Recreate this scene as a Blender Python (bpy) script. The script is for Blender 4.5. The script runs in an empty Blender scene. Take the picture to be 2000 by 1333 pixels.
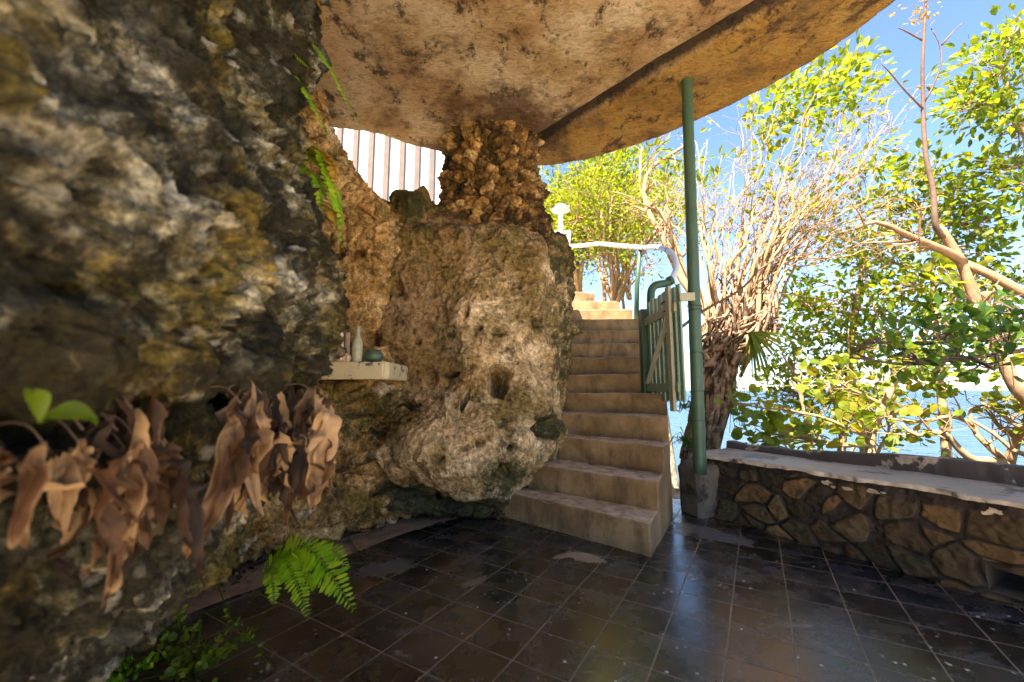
import bpy, bmesh, math, random
import numpy as np
from mathutils import Vector, Matrix, noise as mnoise

random.seed(7)
rng = np.random.default_rng(7)
S = bpy.context.scene
C = S.collection
R = math.radians

# ------------------------------------------------------------------ camera, sky, sun, exposure
EYE = 1.05
FPX = 790.0                                   # focal length in pixels of the 2000 px wide photograph
PITCH = math.atan(96 / FPX)
cam = bpy.data.cameras.new("camera")
cam.sensor_width = 36
cam.lens = FPX / 2000 * 36
cam.clip_start = 0.02
cam.clip_end = 30000
cam.dof.use_dof = True
cam.dof.focus_distance = 3.6
cam.dof.aperture_fstop = 1.9
camo = bpy.data.objects.new("camera", cam)
camo.location = (0, 0, EYE)
camo.rotation_euler = (math.pi / 2 + PITCH, 0, 0)
C.objects.link(camo)
S.camera = camo

SUN_EL, SUN_AZ = R(58), math.atan2(-0.60, -0.80)      # azimuth from +Y towards +X
to_sun = Vector((math.sin(SUN_AZ) * math.cos(SUN_EL), math.cos(SUN_AZ) * math.cos(SUN_EL), math.sin(SUN_EL)))
W = bpy.data.worlds.new("World")
S.world = W
W.use_nodes = True
wn = W.node_tree
sky = wn.nodes.new("ShaderNodeTexSky")
sky.sky_type = 'NISHITA'
sky.sun_disc = False
sky.sun_elevation = SUN_EL
sky.sun_rotation = SUN_AZ
sky.air_density = 0.85
sky.dust_density = 0.4
sky.ozone_density = 3.2
wn.links.new(sky.outputs[0], wn.nodes['Background'].inputs[0])
wn.nodes['Background'].inputs[1].default_value = 0.072
sl = bpy.data.lights.new("sun", 'SUN')
sl.energy = 5.0
sl.angle = R(0.5)
sl.color = (1.0, 0.93, 0.82)
so = bpy.data.objects.new("sun", sl)
so.rotation_euler = to_sun.to_track_quat('Z', 'Y').to_euler()
C.objects.link(so)

S.view_settings.view_transform = 'Standard'
S.view_settings.look = 'None'
S.view_settings.exposure = 2.68
S.view_settings.gamma = 1
S.render.engine = 'CYCLES'
S.cycles.use_denoising = True
S.cycles.max_bounces = 8
S.cycles.diffuse_bounces = 5
S.cycles.glossy_bounces = 3
S.cycles.transmission_bounces = 5
S.cycles.sample_clamp_indirect = 8
S.cycles.use_adaptive_sampling = True
S.cycles.adaptive_threshold = 0.02

# ------------------------------------------------------------------ measuring helpers
def _ray(x, y):
    cx, cy = (x - 1000) / FPX, (666.5 - y) / FPX
    return np.array([cx, math.cos(PITCH) - math.sin(PITCH) * cy, math.sin(PITCH) + math.cos(PITCH) * cy])
def at(x, y, Y):
    r = _ray(x, y); return np.array([0, 0, EYE]) + Y / r[1] * r
def onz(x, y, z):
    r = _ray(x, y); return np.array([0, 0, EYE]) + (z - EYE) / r[2] * r
V3 = lambda *a: np.array(a, float)

# ------------------------------------------------------------------ noise (numpy)
def _h(i, j, k, seed):
    n = (i.astype(np.int64) * 374761393 + j.astype(np.int64) * 668265263 + k.astype(np.int64) * 2147483647 + seed * 1274126177) & 0x7fffffff
    n = ((n ^ (n >> 13)) * 1274126177) & 0x7fffffff
    n = ((n ^ (n >> 16)) * 668265263) & 0x7fffffff
    return ((n ^ (n >> 15)) & 0xffffff) / float(0x1000000)
def vnoise(P, seed=0):
    i = np.floor(P).astype(np.int64); f = P - i
    u = f * f * f * (f * (f * 6 - 15) + 10)
    r = 0
    for a in (0, 1):
        wa = u[:, 0] if a else 1 - u[:, 0]
        for b in (0, 1):
            wb = u[:, 1] if b else 1 - u[:, 1]
            for c in (0, 1):
                wc = u[:, 2] if c else 1 - u[:, 2]
                r = r + wa * wb * wc * _h(i[:, 0] + a, i[:, 1] + b, i[:, 2] + c, seed)
    return r * 2 - 1
def fbm(P, oct=4, seed=0, gain=0.5, ridged=False):
    s, a, r, t = 1.0, 1.0, 0, 0
    for o in range(oct):
        n = vnoise(P * s + o * 17.3, seed + o)
        r = r + a * ((1 - 2 * np.abs(n)) if ridged else n); t += a
        a *= gain; s *= 2.03
    return r / t
def worley(P, seed=0, jit=0.9):
    i = np.floor(P).astype(np.int64)
    f1 = np.full(len(P), 9.0); f2 = f1.copy(); cid = np.zeros(len(P))
    for a in (-1, 0, 1):
        for b in (-1, 0, 1):
            for c in (-1, 0, 1):
                x, y, z = i[:, 0] + a, i[:, 1] + b, i[:, 2] + c
                d = np.sqrt((x + .5 + jit * (_h(x, y, z, seed) - .5) - P[:, 0]) ** 2 + (y + .5 + jit * (_h(x, y, z, seed + 1) - .5) - P[:, 1]) ** 2
                            + (z + .5 + jit * (_h(x, y, z, seed + 2) - .5) - P[:, 2]) ** 2)
                m = d < f1
                f2 = np.where(m, f1, np.minimum(f2, d))
                cid = np.where(m, _h(x, y, z, seed + 3), cid)
                f1 = np.where(m, d, f1)
    return f1, f2, cid
def sst(a, b, x):
    t = np.clip((x - a) / (b - a), 0, 1); return t * t * (3 - 2 * t)

# ------------------------------------------------------------------ object helpers
def tag(o, label=None, cat=None, group=None, kind=None):
    if label: o['label'] = label
    if cat: o['category'] = cat
    if group: o['group'] = group
    if kind: o['kind'] = kind
    return o
def empty(name, loc, label, cat, group=None):
    o = bpy.data.objects.new(name, None); C.objects.link(o)
    o.location = tuple(loc); o.empty_display_size = 0.1
    return tag(o, label, cat, group)
def from_arrays(name, V, F, mat, parent=None, smooth=True, attrs=None):
    """F: list of tuples, or an int array (n,3)/(n,4)"""
    me = bpy.data.meshes.new(name)
    V = np.asarray(V, dtype=np.float32)
    if parent is not None:
        V = V - np.array(parent_origin(parent), dtype=np.float32)
    if isinstance(F, np.ndarray):
        k = F.shape[1]
        me.vertices.add(len(V)); me.vertices.foreach_set('co', V.ravel())
        me.loops.add(F.size); me.loops.foreach_set('vertex_index', F.astype(np.int32).ravel())
        me.polygons.add(len(F)); me.polygons.foreach_set('loop_start', np.arange(0, F.size, k, dtype=np.int32))
        me.update(calc_edges=True); me.validate()
    else:
        me.from_pydata([tuple(map(float, v)) for v in V], [], F); me.validate()
    me.polygons.foreach_set('use_smooth', np.full(len(me.polygons), smooth))
    for k, v in (attrs or {}).items():
        a = me.attributes.new(k, 'FLOAT', 'POINT'); a.data.foreach_set('value', np.asarray(v, dtype=np.float32))
    for m in (mat if isinstance(mat, (list, tuple)) else [mat]): me.materials.append(m)
    me.update()
    o = bpy.data.objects.new(name, me); C.objects.link(o)
    if parent is not None: o.parent = parent
    return o
def parent_origin(p):
    v = Vector((0, 0, 0))
    while p is not None:
        v = v + p.location; p = p.parent
    return v
class MB:
    """collects simple shapes that become ONE mesh"""
    def __init__(s): s.v = []; s.f = []; s.n = 0
    def add(s, V, F):
        s.v.append(np.asarray(V, float)); s.f += [tuple(i + s.n for i in f) for f in F]; s.n += len(V)
    def box(s, c, size, rot=None):
        sx, sy, sz = [a / 2 for a in size]
        P = np.array([(x * sx, y * sy, z * sz) for z in (-1, 1) for y in (-1, 1) for x in (-1, 1)])
        if rot is not None: P = P @ np.array(rot).T
        s.add(P + np.array(c), [(0, 2, 3, 1), (4, 5, 7, 6), (0, 1, 5, 4), (2, 6, 7, 3), (0, 4, 6, 2), (1, 3, 7, 5)])
    def beam(s, a, b, w, t, up=(0, 0, 1)):
        a, b = V3(*a), V3(*b); d = b - a; L = np.linalg.norm(d); d /= L
        x = np.cross(up, d); x /= np.linalg.norm(x); u = np.cross(d, x)
        s.box((a + b) / 2, (t, w, L), np.stack([x, u, d], 1))
    def tube(s, pts, rad, n=7, cap=True):
        V, F = tube_arrays(pts, rad, n, cap); s.add(V, F)
    def lathe(s, prof, c, n=20, ax=None):
        V = []; F = []
        for r, z in prof:
            for k in range(n):
                a = 2 * math.pi * k / n; V.append((r * math.cos(a), r * math.sin(a), z))
        for i in range(len(prof) - 1):
            for k in range(n):
                F.append((i * n + k, i * n + (k + 1) % n, (i + 1) * n + (k + 1) % n, (i + 1) * n + k))
        F.append(tuple(range(n - 1, -1, -1))); F.append(tuple((len(prof) - 1) * n + k for k in range(n)))
        V = np.array(V)
        if ax is not None: V = V @ np.array(ax).T
        s.add(V + np.array(c), F)
    def build(s, name, mat, parent=None, smooth=False, bevel=0, seg=2):
        o = from_arrays(name, np.concatenate(s.v), s.f, mat, parent, smooth)
        if bevel:
            m = o.modifiers.new('bevel', 'BEVEL'); m.width = bevel; m.segments = seg; m.limit_method = 'ANGLE'; m.angle_limit = R(40)
        return o
def tube_arrays(pts, rad, n=7, cap=True):
    P = np.asarray(pts, float); K = len(P)
    rad = np.broadcast_to(np.asarray(rad, float), (K,)) if np.ndim(rad) else np.full(K, rad)
    T = np.gradient(P, axis=0); T /= np.linalg.norm(T, axis=1)[:, None] + 1e-9
    u = np.cross(T[0], V3(0.31, 0.17, 0.93)); u /= np.linalg.norm(u) + 1e-9
    a = np.arange(n) * 2 * math.pi / n
    V = np.zeros((K, n, 3))
    for i in range(K):
        u = u - T[i] * np.dot(u, T[i]); u /= np.linalg.norm(u) + 1e-9
        w = np.cross(T[i], u)
        V[i] = P[i] + rad[i] * (np.cos(a)[:, None] * u + np.sin(a)[:, None] * w)
    F = [(i * n + k, i * n + (k + 1) % n, (i + 1) * n + (k + 1) % n, (i + 1) * n + k) for i in range(K - 1) for k in range(n)]
    if cap: F += [tuple(range(n - 1, -1, -1)), tuple((K - 1) * n + k for k in range(n))]
    return V.reshape(-1, 3), F
def catmull(P, m):
    """resample a control polyline (K,3) to m points with a Catmull-Rom spline"""
    P = np.asarray(P, float); K = len(P)
    Q = np.concatenate([[2 * P[0] - P[1]], P, [2 * P[-1] - P[-2]]])
    t = np.linspace(0, K - 1, m); i = np.minimum(t.astype(int), K - 2); f = t - i
    sh = (-1,) + (1,) * (P.ndim - 1); f = f.reshape(sh)
    a, b, c, d = Q[i], Q[i + 1], Q[i + 2], Q[i + 3]
    return .5 * (2 * b + (c - a) * f + (2 * a - 5 * b + 4 * c - d) * f ** 2 + (3 * b - a - 3 * c + d) * f ** 3)
def arclen(P, m):
    P = catmull(P, m * 4); d = np.r_[0, np.cumsum(np.linalg.norm(np.diff(P, axis=0), axis=1))]
    t = np.linspace(0, d[-1], m)
    return np.stack([np.interp(t, d, P[:, k]) for k in range(P.shape[1])], 1)
def grid_faces(nv, nu, wrap=False):
    i, j = np.meshgrid(np.arange(nv - 1), np.arange(nu if wrap else nu - 1), indexing='ij')
    j2 = (j + 1) % nu
    return np.stack([i * nu + j, i * nu + j2, (i + 1) * nu + j2, (i + 1) * nu + j], -1).reshape(-1, 4)
def grid_normals(P):
    du = np.gradient(P, axis=1); dv = np.gradient(P, axis=0)
    n = np.cross(du, dv); return n / (np.linalg.norm(n, axis=2)[:, :, None] + 1e-9)
def relief(name, rows, nv, nu, disp, mat, back, flip=False, parent=None):
    """a lump of rock: control grid (rows of points), refined, roughened along its normals and closed behind at the point 'back'"""
    G = np.array(rows, float)
    P = catmull(G, nv).transpose(1, 0, 2); P = catmull(P, nu).transpose(1, 0, 2)
    # even out spacing along rows
    n = grid_normals(P)
    if flip: n = -n
    d, at_ = disp(P.reshape(-1, 3), n.reshape(-1, 3))
    V = P.reshape(-1, 3) + (d if d.ndim == 2 else n.reshape(-1, 3) * d[:, None])
    F = grid_faces(nv, nu)
    if flip: F = F[:, ::-1]
    # close the back: ring of the border joined to a small ring round 'back'
    b = np.r_[np.arange(nu), np.arange(2 * nu - 1, nv * nu, nu), np.arange(nv * nu - 2, (nv - 1) * nu - 1, -1), np.arange((nv - 2) * nu, 0, -nu)]
    V2 = V[b] * 0.35 + np.array(back) * 0.65
    k = len(V); m = len(b); q = np.arange(m); q2 = (q + 1) % m
    F2 = np.stack([b[q2], b[q], k + q, k + q2], 1)
    V3_ = np.array(back)[None]; c = k + m
    F3 = np.stack([k + q2, k + q, np.full(m, c), np.full(m, c)], 1)
    if flip: F2, F3 = F2[:, ::-1], F3[:, ::-1]
    V = np.concatenate([V, V2, V3_]); F = [tuple(f) for f in F.tolist()] + [tuple(f) for f in F2.tolist()] + [tuple(f[:3]) if f[2] == f[3] else tuple(f[1:]) for f in F3.tolist()]
    for kk in at_: at_[kk] = np.r_[at_[kk], np.zeros(m + 1)]
    return from_arrays(name, V, F, mat, parent, True, at_)

# ------------------------------------------------------------------ material helper
class Mat:
    def __init__(s, name):
        s.m = bpy.data.materials.new(name); s.m.use_nodes = True
        s.nt = s.m.node_tree; s.nt.nodes.clear()
        s.o = s.nt.nodes.new('ShaderNodeOutputMaterial')
        s.co = s.nt.nodes.new('ShaderNodeTexCoord').outputs['Object']
    def node(s, t): return s.nt.nodes.new(t)
    def put(s, sock, v):
        if isinstance(v, bpy.types.NodeSocket): s.nt.links.new(v, sock)
        elif v is not None:
            if sock.type == 'RGBA' and len(v) == 3: v = (*v, 1)
            sock.default_value = v
    def geo(s): return s.node('ShaderNodeNewGeometry')
    def map(s, scale=(1, 1, 1), rot=(0, 0, 0), loc=(0, 0, 0), vec=None):
        n = s.node('ShaderNodeMapping'); s.put(n.inputs[0], vec or s.co)
        n.inputs['Location'].default_value = loc; n.inputs['Rotation'].default_value = rot; n.inputs['Scale'].default_value = scale
        return n.outputs[0]
    def noise(s, scale, detail=5, rough=.6, vec=None, dist=0, out=0):
        n = s.node('ShaderNodeTexNoise'); s.put(n.inputs['Vector'], vec or s.co)
        n.inputs['Scale'].default_value = scale; n.inputs['Detail'].default_value = detail; n.inputs['Roughness'].default_value = rough; n.inputs['Distortion'].default_value = dist
        return n.outputs[out]
    def vor(s, scale, vec=None, feature='F1', out=0, rnd=1):
        n = s.node('ShaderNodeTexVoronoi'); n.feature = feature; s.put(n.inputs['Vector'], vec or s.co)
        n.inputs['Scale'].default_value = scale; n.inputs['Randomness'].default_value = rnd
        return n.outputs[out]
    def ramp(s, fac, stops, interp='LINEAR'):
        n = s.node('ShaderNodeValToRGB'); s.put(n.inputs[0], fac); cr = n.color_ramp; cr.interpolation = interp
        while len(cr.elements) < len(stops): cr.elements.new(.5)
        for e, (p, c) in zip(cr.elements, stops):
            e.position = p; e.color = (*c, 1) if np.ndim(c) else (c, c, c, 1)
        return n.outputs[0]
    def mix(s, f, a, b, mode='MIX'):
        n = s.node('ShaderNodeMix'); n.data_type = 'RGBA'; n.blend_type = mode
        s.put(n.inputs[0], f); s.put(n.inputs[6], a); s.put(n.inputs[7], b); return n.outputs[2]
    def math(s, op, a, b=None, c=None, clamp=False):
        n = s.node('ShaderNodeMath'); n.operation = op; n.use_clamp = clamp
        for i, v in enumerate((a, b, c)):
            if v is not None: s.put(n.inputs[i], v)
        return n.outputs[0]
    def attr(s, name):
        n = s.node('ShaderNodeAttribute'); n.attribute_name = name; return n.outputs['Fac']
    def sep(s, vec):
        n = s.node('ShaderNodeSeparateXYZ'); s.put(n.inputs[0], vec); return n.outputs
    def comb(s, x, y, z):
        n = s.node('ShaderNodeCombineXYZ')
        for i, v in enumerate((x, y, z)): s.put(n.inputs[i], v)
        return n.outputs[0]
    def bump(s, h, strength=.5, dist=.02, nrm=None):
        n = s.node('ShaderNodeBump'); n.inputs['Strength'].default_value = strength; n.inputs['Distance'].default_value = dist
        s.put(n.inputs['Height'], h)
        if nrm: s.put(n.inputs['Normal'], nrm)
        return n.outputs[0]
    def pbr(s, color, rough=.7, nrm=None, spec=.3, metal=0, trans=0, **kw):
        b = s.node('ShaderNodeBsdfPrincipled')
        s.put(b.inputs['Base Color'], color); s.put(b.inputs['Roughness'], rough); s.put(b.inputs['Specular IOR Level'], spec)
        b.inputs['Metallic'].default_value = metal; b.inputs['Transmission Weight'].default_value = trans
        if nrm: s.put(b.inputs['Normal'], nrm)
        return b.outputs[0]
    def done(s, sh):
        s.nt.links.new(sh, s.o.inputs[0]); return s.m

def rock_mat(name, stops, scale=3.0, pale=(.62, .56, .45), pale_from=.8, moss=(.10, .10, .015), moss_amt=.5, dark=(.03, .026, .02), dark_amt=.5, bump=.7, fine=55, tint=None, cellk=.5, msc=1.7, dsc=2.6, speck=0, algae=False):
    m = Mat(name)
    base = m.ramp(m.noise(scale, 9, .68), stops)
    if tint is not None:      # crust of another stone colour
        base = m.mix(m.math('MULTIPLY', m.attr('crust'), .8), base, m.mix(m.noise(6, 6, .65), tint[0], tuple(c * .45 for c in tint[0])))
    cell = m.attr('cell')
    base = m.mix(min(1, cellk), base, m.ramp(cell, [(.1, 1 - .8 * min(1, cellk)), (.9, 1.35)]), 'MULTIPLY')
    base = m.mix(m.math('MULTIPLY', m.ramp(cell, [(pale_from, 0.), (min(1, pale_from + .06), 1.)]), m.ramp(m.noise(14, 5, .6), [(.3, .15), (.6, .85)])), base, pale)
    mm = m.ramp(m.noise(msc, 8, .7, vec=m.map(loc=(4, 2, 7))), [(.62 - .22 * moss_amt, 0.), (.74 - .2 * moss_amt, .85)])
    base = m.mix(mm, base, m.mix(m.noise(9, 4), moss, (moss[0] * 1.1, moss[1] * .6, moss[2])))
    dm = m.ramp(m.noise(dsc, 10, .74, vec=m.map(loc=(1, 9, 3))), [(.66 - .2 * dark_amt, 0.), (.78 - .2 * dark_amt, .9)])
    base = m.mix(dm, base, dark)
    base = m.mix(.9, base, m.ramp(m.noise(fine * .7, 7, .78), [(.36, .25), (.64, 1.7)]), 'MULTIPLY')
    if speck:
        vv = m.map(loc=(.7, .2, .4)); sel = m.ramp(m.vor(speck, vec=vv, out=1), [(.66, 0.), (.72, 1.)])
        sz = m.math('ADD', m.vor(speck, vec=vv), m.math('MULTIPLY', m.math('SUBTRACT', m.noise(40, 5), .5), .5))
        base = m.mix(m.math('MULTIPLY', sel, m.ramp(sz, [(.10, .6), (.34, 0.)])), base, (.58, .53, .42))
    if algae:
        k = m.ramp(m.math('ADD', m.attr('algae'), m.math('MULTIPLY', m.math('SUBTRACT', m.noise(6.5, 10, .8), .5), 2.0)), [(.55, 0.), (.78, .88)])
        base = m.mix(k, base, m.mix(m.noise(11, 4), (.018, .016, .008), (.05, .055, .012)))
    sp = m.ramp(m.vor(38, feature='F1'), [(.12, .35), (.3, 1.)])
    base = m.mix(.5, base, m.mix(1.0, base, sp, 'MULTIPLY'))
    h = m.math('ADD', m.noise(fine, 7, .7), m.math('MULTIPLY', m.ramp(m.vor(fine * .55), [(.0, 0.), (.35, 1.)]), .6))
    h2 = m.math('ADD', h, m.math('MULTIPLY', m.noise(fine * .25, 4, .6), 1.5))
    return m.done(m.pbr(base, .88, m.bump(h2, bump, .025), .2))

def flat_mat(name, color, rough=.6, var=.15, scale=8, bump=.15, spec=.3, fine=60, stains=None, metal=0, dist=.01):
    m = Mat(name)
    c0 = tuple(x * (1 - var) for x in color); c1 = tuple(min(1, x * (1 + var)) for x in color)
    base = m.ramp(m.noise(scale, 7, .65), [(.3, c0), (.7, c1)])
    if stains:
        col, sc, lo = stains
        base = m.mix(m.ramp(m.noise(sc, 9, .7, vec=m.map(loc=(3, 1, 8))), [(lo, 0.), (lo + .08, .9)]), base, col)
    return m.done(m.pbr(base, rough, m.bump(m.noise(fine, 5, .6), bump, dist), spec, metal))

def leaf_mat(name, a, b, c=None, trans=.45, rough=.45, tcol=None):
    m = Mat(name)
    r = m.attr('rnd')
    st = [(0, a), (.6, b)] + ([(1, c)] if c else [])
    base = m.ramp(r, st)
    base = m.mix(.5, base, m.ramp(m.noise(32, 6, .7), [(.3, .35), (.7, 1.1)]), 'MULTIPLY')
    p = m.pbr(base, rough, None, .35)
    t = m.node('ShaderNodeBsdfTranslucent')
    m.put(t.inputs[0], m.mix(1.0, base, tcol or (1.0, .9, .35), 'MULTIPLY') if tcol is None else m.mix(.5, base, tcol))
    x = m.node('ShaderNodeMixShader'); x.inputs[0].default_value = trans
    m.nt.links.new(p, x.inputs[1]); m.nt.links.new(t.outputs[0], x.inputs[2])
    return m.done(x.outputs[0])

# ------------------------------------------------------------------ materials
M = {}
M['wall_rock'] = rock_mat('mossy_coral_rock', [(.36, (.012, .009, .005)), (.44, (.14, .115, .06)), (.52, (.42, .36, .225)), (.60, (.86, .80, .62))], 6.5, pale=(.66, .60, .47), pale_from=.74,
                          moss=(.15, .135, .010), moss_amt=.95, dark=(.006, .006, .003), dark_amt=1.42, bump=1.0, fine=48, cellk=.9, msc=3.2, dsc=3.4, speck=15)
M['back_rock'] = rock_mat('ochre_coral_rock', [(.32, (.15, .075, .022)), (.46, (.38, .21, .07)), (.64, (.58, .38, .165))], 4.5, pale=(.6, .52, .38), pale_from=.9,
                          moss=(.12, .11, .015), moss_amt=.6, dark=(.04, .03, .018), dark_amt=.55, bump=.8, fine=40, algae=True)
M['boulder_rock'] = rock_mat('weathered_limestone', [(.30, (.25, .145, .05)), (.43, (.46, .30, .135)), (.58, (.63, .455, .25)), (.72, (.77, .61, .40))], 3, pale=(.7, .62, .48), pale_from=.93,
                             moss=(.13, .115, .018), moss_amt=.85, dark=(.04, .032, .016), dark_amt=.62, bump=1.0, fine=34, tint=((.25, .14, .05), .9), dsc=3.6, algae=True)
M['pillar_rock'] = rock_mat('rubble_coral_stone', [(.30, (.09, .04, .011)), (.46, (.28, .145, .042)), (.65, (.50, .30, .115))], 6, pale=(.62, .44, .22), pale_from=.9,
                            moss=(.10, .085, .012), moss_amt=.6, dark=(.022, .013, .006), dark_amt=.95, bump=.9, fine=42, cellk=1.0)
M['leaf_dry'] = leaf_mat('dry_brown_leaf', (.010, .006, .003), (.085, .036, .012), (.38, .24, .12), .25, .75, tcol=(.36, .11, .01))
M['leaf_yellow'] = leaf_mat('sunlit_yellow_leaf', (.15, .23, .012), (.30, .37, .016), (.44, .40, .02), .6)
M['leaf_green'] = leaf_mat('glossy_green_leaf', (.10, .17, .012), (.25, .32, .02), (.40, .42, .03), .66, .35)
M['leaf_dark'] = leaf_mat('deep_green_leaf', (.04, .095, .014), (.09, .18, .02), (.19, .28, .03), .55, .35)
M['leaf_grape'] = leaf_mat('round_sea_leaf', (.15, .22, .02), (.30, .36, .04), (.44, .34, .03), .6, .4)
M['fern'] = leaf_mat('fern_green', (.16, .36, .008), (.32, .56, .015), (.48, .60, .02), .5, .5)
M['fern_old'] = leaf_mat('fern_orange', (.38, .2, .02), (.5, .28, .03), None, .45, .5)
M['bark_pale'] = flat_mat('pale_bark', (.31, .195, .095), .8, .3, 14, .5, .2, 60, ((.26, .15, .08), 5, .58))
M['bark_orange'] = flat_mat('orange_bark', (.29, .17, .09), .8, .35, 10, .5, .2, 60, ((.2, .1, .05), 4, .56))
M['bark_dark'] = flat_mat('dark_bark', (.12, .075, .05), .8, .3, 14, .4, .2)
M['root'] = flat_mat('root_bark', (.26, .165, .10), .85, .5, 9, .6, .15, 50, ((.07, .04, .02), 6, .48))

# tile floor
def floor_mat():
    m = Mat('black_tile_floor')
    az = R(31.0)
    TA, TB = .2385, .229
    p = m.map(rot=(0, 0, az))                                # rotates so the tile axes become x (across) and y (along)
    p = m.map(vec=p, scale=(1 / TA, 1 / TB, 1), loc=(.70, .53, 0))
    wob = m.noise(3.0, 4, .6, out=1)
    wv = m.node('ShaderNodeVectorMath'); wv.operation = 'SCALE'; m.put(wv.inputs[0], wob); wv.inputs['Scale'].default_value = .035
    ad = m.node('ShaderNodeVectorMath'); m.put(ad.inputs[0], p); m.nt.links.new(wv.outputs[0], ad.inputs[1])
    x, y, z = m.sep(ad.outputs[0])
    fx, fy = m.math('FRACT', x), m.math('FRACT', y)
    ex = m.math('MINIMUM', fx, m.math('SUBTRACT', 1, fx)); ey = m.math('MINIMUM', fy, m.math('SUBTRACT', 1, fy))
    e = m.math('MINIMUM', ex, ey)
    wn_ = m.node('ShaderNodeTexWhiteNoise'); wn_.noise_dimensions = '2D'
    m.put(wn_.inputs['Vector'], m.comb(m.math('FLOOR', x), m.math('FLOOR', y), 0))
    grout = m.ramp(m.math('ADD', e, m.math('MULTIPLY', m.math('SUBTRACT', m.noise(40, 4), .5), .02)), [(.002, 1.), (.015, 0.)])
    tile = m.ramp(wn_.outputs[0], [(0, (.003, .003, .003)), (.45, (.005, .005, .007)), (.8, (.006, .008, .015)), (.93, (.016, .011, .008)), (1, (.026, .018, .012))])
    dust = m.ramp(m.noise(5, 10, .72), [(.5, 0.), (.78, .45)])
    tile = m.mix(dust, tile, (.062, .064, .072))
    dust2 = m.ramp(m.noise(1.6, 8, .7, vec=m.map(loc=(5, 5, 0))), [(.54, 0.), (.78, .42)])
    tile = m.mix(dust2, tile, (.085, .088, .098))
    sm = m.vor(22, rnd=1, vec=m.map(loc=(.3, .1, 0)))
    sel = m.ramp(m.vor(22, vec=m.map(loc=(.3, .1, 0)), out=1), [(.45, 0.), (.55, 1.)])
    sz = m.math('ADD', sm, m.math('MULTIPLY', m.math('SUBTRACT', m.noise(45, 5), .5), .5))
    speck = m.math('MULTIPLY', m.ramp(sz, [(.08, 1.), (.17, 0.)]), m.ramp(m.noise(3.2, 4, .6), [(.46, 0.), (.6, 1.)]))
    speck = m.math('MULTIPLY', speck, sel)
    tile = m.mix(speck, tile, (.75, .68, .58))
    fs = m.math('MULTIPLY', m.ramp(m.vor(120), [(.12, 1.), (.2, 0.)]), m.ramp(m.noise(5, 6, .65), [(.48, 0.), (.62, .7)]))
    tile = m.mix(fs, tile, (.60, .55, .48))
    col = m.mix(m.math('MULTIPLY', grout, m.ramp(m.noise(6, 5), [(.3, .55), (.55, 1.)])), tile, (.28, .18, .105))
    scf = m.ramp(m.noise(5, 9, .75, vec=m.map(scale=(.5, 2.2, 1), rot=(0, 0, -.35)), dist=.8), [(.585, 0.), (.70, .55)])
    col = m.mix(scf, col, (.30, .28, .265))
    # smears of old mortar with outlines of their own
    sm_all = None
    for (cx, cy, rx, ry, ang, cc, st) in ((onz(1143, 1090, 0)[0], onz(1143, 1090, 0)[1], .13, .07, -.5, (.27, .19, .12), .9), (onz(1105, 1085, 0)[0], onz(1105, 1085, 0)[1], .10, .035, .5, (.24, .17, .11), .7),
                                          (onz(755, 1110, 0)[0], onz(755, 1110, 0)[1], .17, .11, .4, (.10, .092, .088), .55), (onz(930, 1135, 0)[0], onz(930, 1135, 0)[1], .10, .03, .8, (.2, .16, .11), .5),
                                          (onz(1380, 1040, 0)[0], onz(1380, 1040, 0)[1], .35, .13, -.9, (.13, .115, .10), .6)):
        q = m.node('ShaderNodeVectorMath'); q.operation = 'SUBTRACT'; m.put(q.inputs[0], m.co); q.inputs[1].default_value = (cx, cy, 0)
        q2 = m.map(vec=q.outputs[0], rot=(0, 0, -ang)); q3 = m.map(vec=q2, scale=(1 / rx, 1 / ry, 1))
        ln = m.node('ShaderNodeVectorMath'); ln.operation = 'LENGTH'; m.put(ln.inputs[0], q3)
        d = m.math('ADD', ln.outputs['Value'], m.math('MULTIPLY', m.math('SUBTRACT', m.noise(11, 9, .72), .5), 2.2))
        k = m.ramp(d, [(.8, st), (.98, 0.)])
        col = m.mix(k, col, cc); sm_all = k if sm_all is None else m.math('MAXIMUM', sm_all, k)
    ro = m.ramp(m.noise(4, 7, .65), [(.3, .13), (.7, .36)])
    ro = m.math('ADD', ro, m.math('MULTIPLY', m.math('ADD', m.math('ADD', grout, dust), sm_all, clamp=True), .4), clamp=True)
    h = m.math('ADD', m.math('MULTIPLY', grout, -.8), m.math('MULTIPLY', m.noise(5, 4, .5), .5))
    tilt = m.math('MULTIPLY', wn_.outputs[0], .25)
    h = m.math('ADD', m.math('ADD', h, tilt), m.math('MULTIPLY', m.noise(90, 4, .6), .06))
    b_ = m.pbr(col, ro, m.bump(h, .35, .006), .95); b_.node.inputs['IOR'].default_value = 1.6
    return m.done(b_)
M['floor'] = floor_mat()
M['border'] = flat_mat('bare_cement', (.25, .17, .11), .9, .35, 9, .5, .2, 40, ((.08, .05, .035), 5, .55))
M['bounce_terrace'] = flat_mat('pale_bounce_cement', (.82, .66, .45), .9, .15, 3, .3, .2)  # kept pale and warm so the added plane reflects sun indoors

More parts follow.
